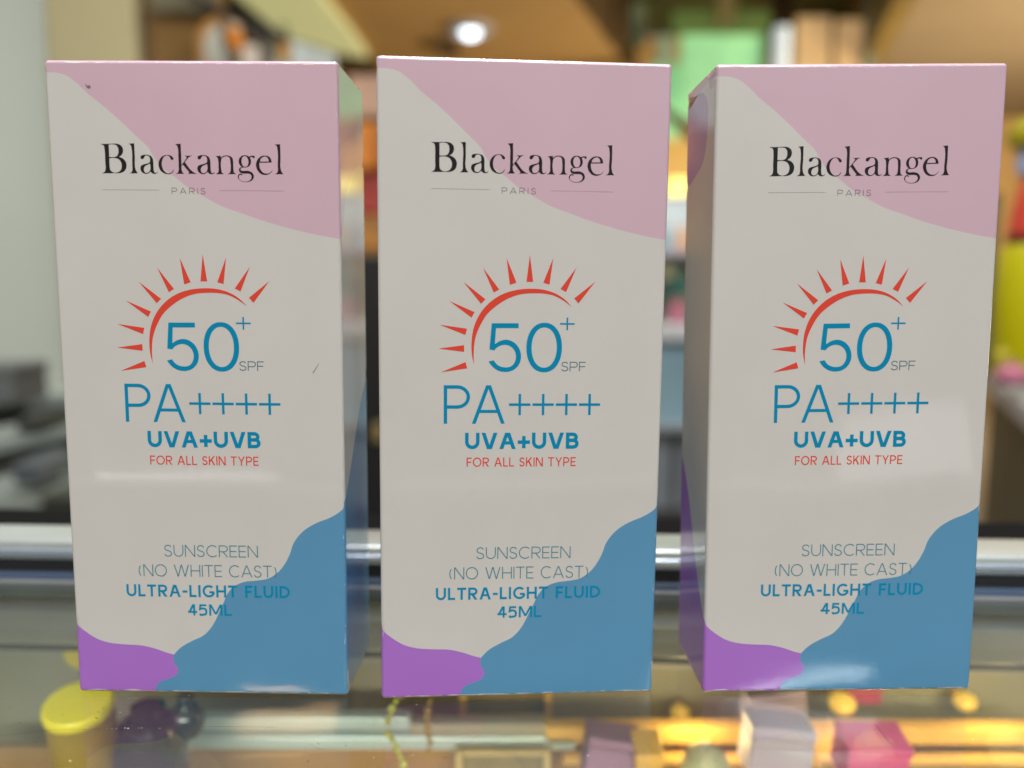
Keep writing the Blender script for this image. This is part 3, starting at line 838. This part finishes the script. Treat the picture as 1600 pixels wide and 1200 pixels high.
scratch([(1368, 1133), (1374, 1141), (1387, 1157), (1398, 1168)], .00004)
scratch([(800, 1162), (850, 1163)], .00003)
scratch([(310, 1135), (430, 1136)], .00004)
scratch([(485, 1162), (502, 1172)], .00003)
scratch([(0, 1150), (75, 1141), (160, 1139), (290, 1138)], .00003)
for i in range(46):
    x, y = sr.uniform(0, 1600), sr.uniform(1100, 1198)
    scratch([(x, y), (x + sr.uniform(-3, 5), y + sr.uniform(-.5, 2.5))], sr.uniform(.00003, .00007))
so = sm.build('scratch', mat('dark_grit', (.03, .028, .02), .7))
child(so, gt)
sm = MB()
for i in range(26):
    x = sr.uniform(150, 250) if i < 10 else sr.uniform(0, 1600)
    y = 1138 + sr.uniform(-.8, .8) if i < 10 else sr.uniform(960, 1195)
    scratch([(x, y), (x + sr.uniform(1, 2.5), y)], sr.uniform(.00005, .00010))
so = sm.build('grit', mat('bright_grit', (.85, .85, .82), .3))
child(so, gt)

# shelf inside the case: pale metal front edge, right end coloured gold for the warm light on it
M_PALEM = mat('pale_metal_edge', (.62, .72, .68), .35, metal=.2, vary=.1, vscale=30)
M_GOLD = mat('warm_gold_tint', (.92, .55, .13), .6, metal=.1, vary=.12, vscale=40)
M_WOODO = mat('orange_wood', (.42, .22, .07), .5, vary=.4, vscale=16)
shf = empty('inner_shelf', P(800, 1150, .262))
tag(shf, 'narrow shelf with metal front edges inside the glass case', 'shelf')


def strip(px0, px1, py0, py1, y, th, name, m, parent=None, bev=.0006):
    a, b = P(px0, py1, y), P(px1, py0, y)
    o = MB().box(a.x, b.x, y, y + th, a.z, b.z, bev).build(name, m)
    return child(o, parent) if parent else o


strip(196, 640, 1123, 1141, .262, .006, 'edge_trim', M_PALEM, shf)
strip(196, 640, 1143, 1151, .264, .004, 'groove', mat('grey_groove', (.24, .29, .27), .5), shf)
strip(196, 900, 1153, 1171, .262, .006, 'edge_trim', M_PALEM, shf)
strip(640, 852, 1132, 1150, .262, .006, 'edge_trim', mat('beige_metal', (.42, .36, .26), .4), shf)
strip(852, 1620, 1138, 1163, .262, .006, 'warm_gold_tint', M_GOLD, shf)  # gold colour stands in for warm light on the metal edge
strip(-60, 1660, 1173, 1330, .268, .004, 'front_board', M_WOODO, shf)
strip(880, 1660, 1186, 1196, .260, .004, 'warm_gold_tint', M_GOLD, shf)


def bottle_yellow(px, py, wpx, y, label, lean=0.0, tilt=14):
    c = P(px, py, y)
    r = wpx / 2 / FPX * (y * 1.06)
    t = empty('yellow_bottle', c)
    tag(t, label, 'bottle', 'yellow bottles inside the glass case')
    M3 = Matrix.Rotation(math.radians(tilt), 3, 'X') @ Matrix.Rotation(lean, 3, 'Y')
    child(MB().lathe([(0, .0), (r * .93, .0), (r * .985, -.0006), (r, -.0016), (r * .995, -.003), (r * .97, -.0032)], c, 40, M3).build('cap', mat('yellow_cap', (.90, .72, .015), .35), smooth=True), t)
    child(MB().lathe([(r * .95, -.0034), (r * .96, -.004), (r * .955, -.02), (r * .90, -.075), (0, -.075)], c, 40, M3).build('body', mat('shaded_yellow_body', (.30, .18, .01), .4), smooth=True), t)  # same yellow as the cap, with its shade put into the colour


bottle_yellow(121, 1096, 104, .236, 'yellow capped bottle in the case below the left sunscreen box', .03)
bottle_yellow(128, 1012, 58, .275, 'stand-in for the yellow cap reflection further back, half hidden by the left box', .0, 52)  # tilted bottle placed as the reflection of the front yellow cap

# black perfume bottle
c = P(233, 1138, .232)
pf = empty('perfume_bottle', c)
tag(pf, 'black perfume bottle with a knobbed stopper inside the glass case', 'bottle')
M_PF = mat('black_glass', (.018, .016, .024), .12, spec=.7)
child(MB().lathe([(0, -.05), (.0100, -.05), (.0108, -.046), (.0105, -.004), (.0085, .0022), (.004, .0035), (.004, .005)], c, 28).build('body', M_PF, smooth=True), pf)
child(MB().lathe([(.0042, .004), (.0048, .0044), (.0048, .0072), (.0035, .0076), (.0012, .0086), (0, .0086)], c, 20).build('collar', M_PF, smooth=True), pf)
kc = c + Vector((.0095, .004, .001))
child(MB().lathe([(0, -.006), (.0035, -.0052), (.0052, -.002), (.005, .0018), (.003, .0046), (.0022, .0052), (.0026, .0066), (.0014, .008), (0, .0083)], kc, 24).build('stopper', M_PF, smooth=True), pf)


def chain(pts, y, r, m, label):
    t = [P(px, py, y) for px, py in pts]
    rr = random.Random(int(r * 1e7))
    k = MB()
    for a, b in zip(t, t[1:]):
        n = max(1, int((b - a).length / (r * 1.7)))
        for i in range(n):
            p = a + (b - a) * i / n
            q = r * rr.uniform(.8, 1.15)
            k.lathe([(0, -q), (q * .7, -q * .7), (q, 0), (q * .7, q * .7), (0, q)], p, 10)
    o = k.build('bead_necklace', m, smooth=True)
    tag(o, label, 'necklace', 'bead necklaces hanging in the glass case')


chain([(626, 1085), (612, 1108), (606, 1128), (606, 1146), (618, 1166), (626, 1184), (634, 1206)], .215, .00105, mat('lime_beads', (.50, .50, .06), .25), 'lime yellow bead necklace hanging below the middle box')
chain([(674, 1085), (668, 1110), (668, 1140), (672, 1160), (670, 1182)], .225, .00105, mat('gold_beads', (.42, .27, .04), .25), 'dull gold bead necklace hanging below the middle box')

# small cartons and gold compacts inside the case
def mini(px, py, wpx, hpx, y, rz, m, name, label, cat, rx=0.0, dep=.012, lid=.22):
    c = P(px, py, y)
    s = (y * 1.06) / FPX
    w, hh = wpx * s, hpx * s
    t = empty(name, c)
    tag(t, label, cat, 'small goods inside the glass case')
    M3 = (Matrix.Rotation(rz, 3, 'Y') @ Matrix.Rotation(rx, 3, 'X')).to_4x4()
    child(MB().box(-w / 2, w / 2, 0, dep, -hh / 2, hh / 2 - hh * lid - .0002, .0009, M3, c, 3).build('body', m), t)
    child(MB().box(-w / 2 - .0002, w / 2 + .0002, -.0002, dep + .0002, hh / 2 - hh * lid, hh / 2, .0007, M3, c, 3).build('lid', m), t)


M_MAUVE = mat('mauve_card', (.36, .20, .33), .5)
M_LIL = mat('pale_lilac_card', (.46, .40, .56), .5)
M_MAG = mat('magenta_card', (.72, .09, .27), .5)
mini(958, 1192, 86, 70, .240, .16, M_MAUVE, 'mini_carton', 'mauve tilted carton in the case under the middle box', 'carton')
mini(1222, 1180, 100, 84, .232, .10, M_LIL, 'mini_carton', 'pale lilac carton in the case under the right box', 'carton')
mini(1216, 1112, 90, 60, .262, -.12, mat('grey_lilac_card', (.27, .23, .31), .5), 'mini_carton', 'greyish lilac carton behind the pale lilac one', 'carton')
mini(1372, 1202, 100, 74, .228, .0, M_MAG, 'mini_carton', 'bright magenta carton in the case under the right box', 'carton', .25)
mini(1352, 1086, 54, 34, .275, .0, mat('dark_magenta_card', (.36, .05, .13), .5), 'mini_carton', 'dark magenta carton at the back of the case', 'carton')
mini(1015, 1196, 44, 36, .236, .0, M_GOLD, 'gold_compact', 'gold compact beside the mauve carton', 'compact', .2)
mini(1300, 1198, 40, 26, .245, .0, M_GOLD, 'gold_compact', 'gold compact left of the magenta carton', 'compact', .2)


def tray(px0, px1, py0, py1, y, m, label):
    a, b = P(px0, py1, y), P(px1, py0, y)
    t = empty('gold_tray', ((a.x + b.x) / 2, y, a.z))
    tag(t, label, 'tray', 'gold trays inside the glass case')
    w = .0022
    child(MB().box(a.x, b.x, y + .003, y + .004, a.z, b.z).build('backing', mat('khaki_card', (.30, .22, .09), .6, vary=.3, vscale=60)), t)
    for x0, x1, z0, z1 in ((a.x, a.x + w, a.z, b.z), (b.x - w, b.x, a.z, b.z), (a.x + w + .0001, b.x - w - .0001, a.z, a.z + w * .6), (a.x + w + .0001, b.x - w - .0001, b.z - w * .6, b.z)):
        child(MB().box(x0, x1, y, y + .0028, z0, z1, .0003).build('rim', m), t)


tray(718, 862, 1072, 1126, .290, M_GOLD, 'gold rimmed tray under the middle box, above the shelf edge')
tray(712, 860, 1176, 1240, .255, mat('pale_gold', (.62, .46, .20), .35), 'pale gold rimmed tray below the shelf edge')
# sage dome jar
c = P(1102, 1210, .236)
dj = empty('dome_jar', c)
tag(dj, 'pale sage domed jar beside the lilac carton', 'jar', 'small goods inside the glass case')
child(MB().lathe([(0, .0095), (.003, .009), (.0062, .006), (.0078, .001), (.008, -.003)], c, 32).build('lid', mat('sage_lid', (.42, .45, .30), .4), smooth=True), dj)
child(MB().lathe([(.0081, -.0032), (.0085, -.004), (.0085, -.03), (0, -.03)], c, 32).build('body', mat('sage_body', (.45, .48, .38), .3), smooth=True), dj)


# small warm bulbs lighting the case
def bulb(px, py, y, r, label, e):
    c = P(px, py, y)
    t = empty('case_bulb', c)
    tag(t, label, 'bulb', 'warm bulbs inside the glass case')
    child(MB().lathe([(0, -r * .78), (r * .5, -r * .68), (r * .85, -r * .4), (r, 0), (r * .85, r * .4), (r * .5, r * .68), (0, r * .78)], c, 20).build('globe', mat('warm_globe', (.5, .3, .05), .4, emit=e, emit_col=(1, .60, .06)), smooth=True), t)
    child(MB().lathe([(0, 0), (r * .5, 0), (r * .5, r * .5), (0, r * .5)], c + Vector((0, r * .98, 0)), 16, Matrix.Rotation(-PI / 2, 3, 'X')).build('cap', M_GOLD, smooth=True), t)
    lamp('case_bulb_light', 'POINT', c + Vector((0, -.026, .010)), .035, (1, .70, .30), .006)


bulb(1316, 1099, .272, .0046, 'warm bulb near the dark magenta carton', .75)
bulb(1508, 1096, .280, .0040, 'warm bulb at the right end of the case', .65)
bulb(1063, 1114, .280, .0034, 'dimmer warm bulb between middle and right boxes', .35)
BOX_W, BOX_H, BOX_D, RND = 56.0, 126.33, 24.9, 0.75

# ---------------------------------------------------------------- printed materials
def paper(name, col):
    return mat(name, col, rough=0.40, spec=0.5, coat=1.0, coat_rough=0.055, vary=0.03, vscale=60, bump=0.022, bscale=500)


M_WHITE = paper('coated_white_board', (0.715, 0.70, 0.67))
M_PINK = paper('coated_pink_print', (0.72, 0.495, 0.60))
M_BLUE = paper('coated_blue_print', (0.10, 0.335, 0.575))
M_PURPLE = paper('coated_purple_print', (0.46, 0.175, 0.70))
M_LAVENDER = paper('coated_lavender_print', (0.50, 0.32, 0.66))
M_INKBLACK = mat('black_foil_ink', (0.012, 0.010, 0.012), 0.25, spec=0.6)
M_INKBLUE = mat('blue_ink', (0.001, 0.27, 0.49), 0.5, spec=0.12)
M_INKRED = mat('red_ink', (0.80, 0.065, 0.035), 0.35)
M_INKGREY = mat('grey_blue_ink', (0.11, 0.21, 0.25), 0.35)
M_INKTEAL = mat('teal_ink', (0.05, 0.24, 0.33), 0.35)
M_INKFINE = mat('fine_grey_ink', (0.13, 0.10, 0.12), 0.4)
M_INKRULE = mat('pale_grey_ink', (0.34, 0.27, 0.30), 0.4)
M_WORN = mat('worn_card', (0.86, 0.84, 0.84), 0.5, spec=0.6)
M_SCUFF = mat('dark_scuff', (0.24, 0.16, 0.18), 0.7)


def make_bulge(seed, pil, dent, curl):
    rr = random.Random(seed)
    w = [(rr.uniform(.6, 1.6), rr.uniform(.5, 1.5), rr.uniform(0, 6.28), rr.uniform(.01, .035)) for _ in range(4)]

    def h(u, v):
        if u <= 0 or u >= BOX_W or v <= 0 or v >= BOX_H:
            return 0.0
        su, sv = math.sin(PI * u / BOX_W), math.sin(PI * v / BOX_H)
        e = min(1, su * 4) * min(1, sv * 8)
        r = pil * su ** .7 * sv ** .6
        for a, b, c, d in w:
            r += e * d * math.sin(a * PI * u / BOX_W * 1.7 + b * PI * v / BOX_H * 3 + c)
        for (v0, wd, amp, u0, uw) in dent:
            r += amp * math.tanh((v - v0) / wd) * math.exp(-((v - v0) / (wd * 4)) ** 2) * math.exp(-((u - u0) / uw) ** 2) * e
        for (u0, uw, amp, vw) in curl:
            r -= amp * math.exp(-((u - u0) / uw) ** 2) * math.exp(-v / vw) * min(1, su * 6)
        return r
    return h


def shape(p, h, lift=0.0):
    """p: a point (mm) on the plain block -> its rounded, bulged place and normal"""
    x, y, z = p
    q = Vector((min(max(x, RND), BOX_W - RND), min(max(y, RND), BOX_D - RND), min(max(z, RND), BOX_H - RND)))
    n = Vector(p) - q
    n = n.normalized() if n.length > 1e-9 else Vector((0, -1, 0))
    r = q + n * (RND + lift)
    if y <= 1e-6:
        e = 0.4
        b = h(x, z)
        hu = (h(x + e, z) - h(x - e, z)) / (2 * e)
        hv = (h(x, z + e) - h(x, z - e)) / (2 * e)
        r.y -= b
        n = (n + Vector((-hu, 0, -hv))).normalized()
    return Vector(((r.x - BOX_W / 2) / 1000, r.y / 1000, r.z / 1000)), n


def fin(L, step):
    e = [0, .12, .25, .4, .56, RND, RND + .5]
    k = max(1, round((L - 2 * e[-1]) / step))
    mid = [e[-1] + (L - 2 * e[-1]) * i / k for i in range(1, k)]
    return e + mid + [L - x for x in e[::-1]]


# outlines of the printed colour fields: front, right side (a = depth from the front), left side
PINK_F = smooth(PINK, False, 4) + [(60, 130), (-4, 130)]
BLUE_F = [(60, 43)] + smooth(BLUE, False, 4) + [(16.0, -4), (60, -4)]
_i = next(i for i, p in enumerate(BLUE) if len(p) > 2)
PURPLE_F = [(-4, 19)] + smooth(PURPLE, False, 4)[:-1] + smooth(BLUE[_i:], False, 4) + [(16.0, -4), (-4, -4)]
PINK_R = [(-4, 92.8), (0, 93.0)] + smooth([(0, 93.0), (2, 95), (5, 101), (10, 106), (17, 109), (25, 110)], False, 4) + [(29, 111), (29, 130), (-4, 130)]
BLUE_R = [(-4, 38)] + smooth([(0, 40.8), (5, 45.5), (11, 52), (17, 58.5), (25, 64)], False, 4) + [(29, 66), (29, -4), (-4, -4)]
# left side: a = depth from the front
PURPLE_L = [(-4, 13)] + smooth([(0, 15.3), (4, 19), (10, 27), (16, 37), (21, 43), (25, 46)], False, 4) + [(29, 48), (29, -4), (-4, -4)]
PATCH_L = smooth([(25.5, 124.5), (17, 124), (10, 123), (6.2, 120), (6.0, 115), (8.5, 110), (15, 107.5), (25.5, 106.5)], True, 4)
PINK_L = [(-4, 124), (0, 124), (6, 124.6), (14, 123.8), (29, 124), (29, 130), (-4, 130)]


def carton(name, parent, h):
    bm = bmesh.new()
    normals = []
    verts = {}
    U, Vv, D = fin(BOX_W, 2.6), fin(BOX_H, 2.6), fin(BOX_D, 3.0)
    faces = [
        (U, Vv, lambda a, b: (a, 0, b), [(PINK_F, 1), (PURPLE_F, 3), (BLUE_F, 2)]),
        (U, Vv, lambda a, b: (BOX_W - a, BOX_D, b), []),
        (D, Vv, lambda a, b: (BOX_W, a, b), [(PINK_R, 1), (BLUE_R, 2)]),
        (D, Vv, lambda a, b: (0, a, b), [(PINK_L, 1), (PATCH_L, 4), (PURPLE_L, 3)]),
        (U, D, lambda a, b: (a, b, BOX_H), 1),
        (U, D, lambda a, b: (a, b, 0), 0),
    ]
    for A, B, fn, art in faces:
        vs = [Vector((a, b)) for a in A for b in B]
        es = []
        L, T = A[-1], B[-1]
        if isinstance(art, list):
            for poly, _ in art:
                clip = []
                for i in range(len(poly)):
                    p, q = Vector(poly[i]), Vector(poly[(i + 1) % len(poly)])
                    # keep the part of the edge inside the face
                    t0, t1 = 0.0, 1.0
                    ok = True
                    for lo, hi, s, d in ((0, L, p.x, q.x - p.x), (0, T, p.y, q.y - p.y)):
                        if abs(d) < 1e-9:
                            if s <= lo or s >= hi:
                                ok = False
                            continue
                        ta, tb = (lo - s) / d, (hi - s) / d
                        if ta > tb:
                            ta, tb = tb, ta
                        t0, t1 = max(t0, ta), min(t1, tb)
                    if ok and t1 - t0 > 1e-6:
                        clip.append((p + (q - p) * t0, p + (q - p) * t1))
                for p, q in clip:
                    k = len(vs)
                    vs += [p, q]
                    es.append((k, k + 1))
        r = delaunay_2d_cdt(vs, es, [], 0, 1e-3)
        for f in r[2]:
            c = sum((r[0][i] for i in f), Vector((0, 0))) / 3
            mi = 0
            if isinstance(art, list):
                for poly, idx in art:
                    if inside((c.x, c.y), poly):
                        mi = idx
                        break
            else:
                mi = art
            bv = []
            for i in f:
                p = fn(min(max(r[0][i].x, 0), L), min(max(r[0][i].y, 0), T))
                key = tuple(round(t, 3) for t in p)
                if key not in verts:
                    co, n = shape(p, h)
                    verts[key] = bm.verts.new(co)
                    normals.append(n)
                bv.append(verts[key])
            if len(set(bv)) < 3:
                continue
            try:
                bf = bm.faces.new(bv)
            except ValueError:
                continue
            bf.material_index = mi
            bf.smooth = True
    bm.verts.index_update()
    # orient faces along the stored normals
    for f in bm.faces:
        f.normal_update()
        a = sum((normals[v.index] for v in f.verts), Vector())
        if f.normal.dot(a) < 0:
            f.normal_flip()
    me = bpy.data.meshes.new(name)
    bm.to_mesh(me)
    bm.free()
    for m in (M_WHITE, M_PINK, M_BLUE, M_PURPLE, M_LAVENDER):
        me.materials.append(m)
    me.normals_split_custom_set_from_vertices([tuple(n) for n in normals])
    return link(name, me, parent)


def ink(name, polys, m, parent, h, lift=0.03, mats=None, slip=0.0):
    """polys printed on the front; mats: optional list of material index per poly group"""
    groups = polys if mats else [polys]
    me = bpy.data.meshes.new(name)
    V3, F3, N3, MI = [], [], [], []
    for gi, g in enumerate(groups):
        V, T = tri_polys(g)
        k = len(V3)
        for v in V:
            co, n = shape((v.x + slip, 0, v.y), h)
            V3.append(co + n * (lift / 1000))
            N3.append(n)
        for t in T:
            a, b, c = (V[i] for i in t)
            if (b - a).cross(c - a) < 0:
                t = t[::-1]
            F3.append(tuple(i + k for i in t))
            MI.append(gi if mats else 0)
    used = sorted({i for f in F3 for i in f})
    remap = {o: i for i, o in enumerate(used)}
    me.from_pydata([V3[i] for i in used], [], [tuple(remap[i] for i in f) for f in F3])
    for mm in (mats or [m]):
        me.materials.append(mm)
    me.polygons.foreach_set('material_index', MI)
    me.shade_smooth()
    me.normals_split_custom_set_from_vertices([tuple(N3[i]) for i in used])
    return link(name, me, parent)


def shift(rings, du, dv):
    return [[(x + du, y + dv) for x, y in r] for r in rings]


def brand_polys():
    g = {k: [smooth(r, True, 5) for r in v] for k, v in BRAND.items()}
    out = []
    for k, du, dv in (('B', 0, 0), ('l', 0, 0), ('a', 0, 0), ('c', 0, 0), ('k', 0, 0), ('a', 11.01, 0), ('n', 0, 0), ('g', 0, 0), ('e', 0, 0), ('l', 28.02, 0)):
        r = shift(g[k], du, dv)
        out.append((r[0], r[1:]))
    return out


BRAND_P = brand_polys()
CITY_P = line_polys('PARIS', 23.64, 30.17, 101.45, 102.62, 0.075, 0.46)[0] + [(rect(10.14, 102.15, 21.25, 102.205), []), (rect(32.95, 102.13, 45.2, 102.185), [])]
SUN_P = [(r, []) for r in RAYS] + [(smooth(ARC, True, 6), [])]
ZO = [(32.235 + 3.5 * math.copysign(abs(math.cos(t)) ** .93, math.cos(t)), 72.04 + 4.86 * math.copysign(abs(math.sin(t)) ** .93, math.sin(t))) for t in [2 * PI * i / 64 for i in range(64)]]
ZI = [(32.235 + 2.48 * math.copysign(abs(math.cos(t)) ** .95, math.cos(t)), 72.04 + 3.96 * math.copysign(abs(math.sin(t)) ** .95, math.sin(t))) for t in [2 * PI * i / 64 for i in range(64)]]
FIFTY_P = [(smooth(FIVE, True, 5), []), (ZO, [ZI]), (rect(35.26, 76.56, 38.15, 76.87), []), (rect(36.55, 75.48, 36.87, 77.95), [])]
SPF_P = line_polys('SPF', 35.63, 40.51, 67.39, 69.27, 0.095)[0]
PA_P = line_polys('PA', 12.62, 24.62, 56.97, 64.58, 0.088, 0.05)[0]
for i in range(4):
    cx = 27.56 + i * 4.632
    PA_P += [(rect(cx - 2.12, 60.50, cx + 2.12, 61.00), []), (rect(cx - .25, 58.65, cx + .25, 62.87), [])]
UV_P = line_polys('UVA+UVB', 16.81, 39.44, 51.87, 55.14, 0.215, 0.12)[0]
SKIN_P = line_polys('FOR ALL SKIN TYPE', 17.13, 38.91, 48.33, 50.16, 0.125, 0.13)[0]
TXT1 = line_polys('SUNSCREEN', 19.13, 38.23, 29.34, 31.80, 0.075, 0.13)[0]
TXT2 = line_polys('(NO WHITE CAST)', 13.77, 41.91, 25.15, 27.66, 0.075, 0.13)[0]
TXT3 = line_polys('ULTRA-LIGHT FLUID', 11.07, 44.53, 20.85, 23.40, 0.178, 0.16)[0]
TXT4 = line_polys('45ML', 23.51, 32.49, 16.93, 19.33, 0.17, 0.16)[0]


def sunscreen_box(x, y, yaw, lean, tip, label, seed, pil, dent, curl, scuffs=(), slip=0.0):
    t = empty('sunscreen_box', (x, y, BOX_W / 2000 * abs(math.sin(lean)) + 0.00005))
    t.rotation_euler = (Matrix.Rotation(yaw, 3, 'Z') @ Matrix.Rotation(lean, 3, 'Y') @ Matrix.Rotation(tip, 3, 'X')).to_euler()
    tag(t, label, 'box', 'sunscreen boxes on the glass counter')
    h = make_bulge(seed, pil, dent, curl)
    c = carton('carton', t, h)
    ink('brand_lettering', BRAND_P, M_INKBLACK, t, h, slip=slip)
    ink('city_lettering', [CITY_P[:-2], CITY_P[-2:]], None, t, h, mats=[M_INKFINE, M_INKRULE], slip=slip)
    ink('sun_emblem', SUN_P, M_INKRED, t, h, slip=slip)
    ink('factor_lettering', [FIFTY_P, SPF_P], None, t, h, mats=[M_INKBLUE, M_INKGREY], slip=slip)
    ink('rating_lettering', PA_P, M_INKBLUE, t, h, slip=slip)
    ink('protection_lettering', UV_P, M_INKBLUE, t, h, slip=slip)
    ink('skin_type_lettering', SKIN_P, M_INKRED, t, h, slip=slip)
    ink('description_lettering', [TXT1 + TXT2, TXT3 + TXT4], None, t, h, mats=[M_INKTEAL, M_INKBLUE], slip=slip)
    rr = random.Random(seed * 7)
    worn = []
    for edge, n in (('top', 34), ('bottom', 40), ('left', 16), ('right', 16)):
        for i in range(n):
            L = BOX_W if edge in ('top', 'bottom') else BOX_H
            a = rr.uniform(.5, L - 2)
            ln = min(rr.expovariate(1 / (2.2 if edge in ('top', 'bottom') else .9)) + .15, L - .5 - a)
            wd = rr.uniform(.05, .22) if edge in ('top', 'bottom') else rr.uniform(.03, .10)
            q = rr.uniform(.30, .62) if edge in ('top', 'bottom') else rr.uniform(.12, .5)
            m1, m2 = a + ln * rr.uniform(.2, .45), a + ln * rr.uniform(.55, .8)
            pts = [(a, q), (m1, q + wd * rr.uniform(.5, 1)), (m2, q + wd * rr.uniform(.4, 1)), (a + ln, q), (m2, q - .02), (m1, q - .03)]
            pts = [(p, max(r, .001)) for p, r in pts]
            if edge == 'top':
                worn.append(([(p, BOX_H - r) for p, r in pts], []))
            elif edge == 'bottom':
                worn.append(([(p, r) for p, r in pts], []))
            elif edge == 'left':
                worn.append(([(r, p) for p, r in pts], []))
            else:
                worn.append(([(BOX_W - r, p) for p, r in pts], []))
    if scuffs:
        worn += [([(.15, BOX_H - .01), (1.2, BOX_H - .55), (2.6, BOX_H - .42), (5.5, BOX_H - .01)], []), ([(.05, BOX_H - .5), (.30, BOX_H - 1.6), (.45, BOX_H - .6)], [])]
    ink('worn_edge', worn, M_WORN, c, h, lift=0.02)
    if scuffs:
        ink('scuff_mark', [(s, []) for s in scuffs], M_SCUFF, c, h, lift=0.05)
    return t


sunscreen_box(-0.061737, 0.164158, -0.015758, 0.005555, -0.001224, 'sunscreen box with a dark scuff near its top left corner, left of three', 3, 0.25,
              [(43, 2.5, 0.035, 12, 20), (36, 4, -0.03, 24, 16)], [(32, 9, 0.05, 2.0), (44, 4, 0.05, 1.5)],
              [[(7.8, 121.9), (8.3, 121.5), (8.6, 121.7), (8.9, 121.3), (8.5, 121.0), (8.1, 121.2)], [(50.1, 67.1), (51.4, 69.0), (51.43, 68.94), (50.2, 67.0)]])
sunscreen_box(0.001469, 0.163511, 0.071265, 0.008039, 0.0021, 'unmarked sunscreen box turned slightly, standing between the two others', 8, 0.22,
              [], [(42, 12, 0.05, 1.6)])
sunscreen_box(0.067952, 0.16565, 0.011247, -0.009409, -0.000503, 'sunscreen box with its purple left side showing, right of three', 14, 0.22,
              [(38, 6, 0.04, 44, 18)], [(24, 16, 0.06, 2.5), (49, 3.5, 0.08, 2.5)], slip=0.4)
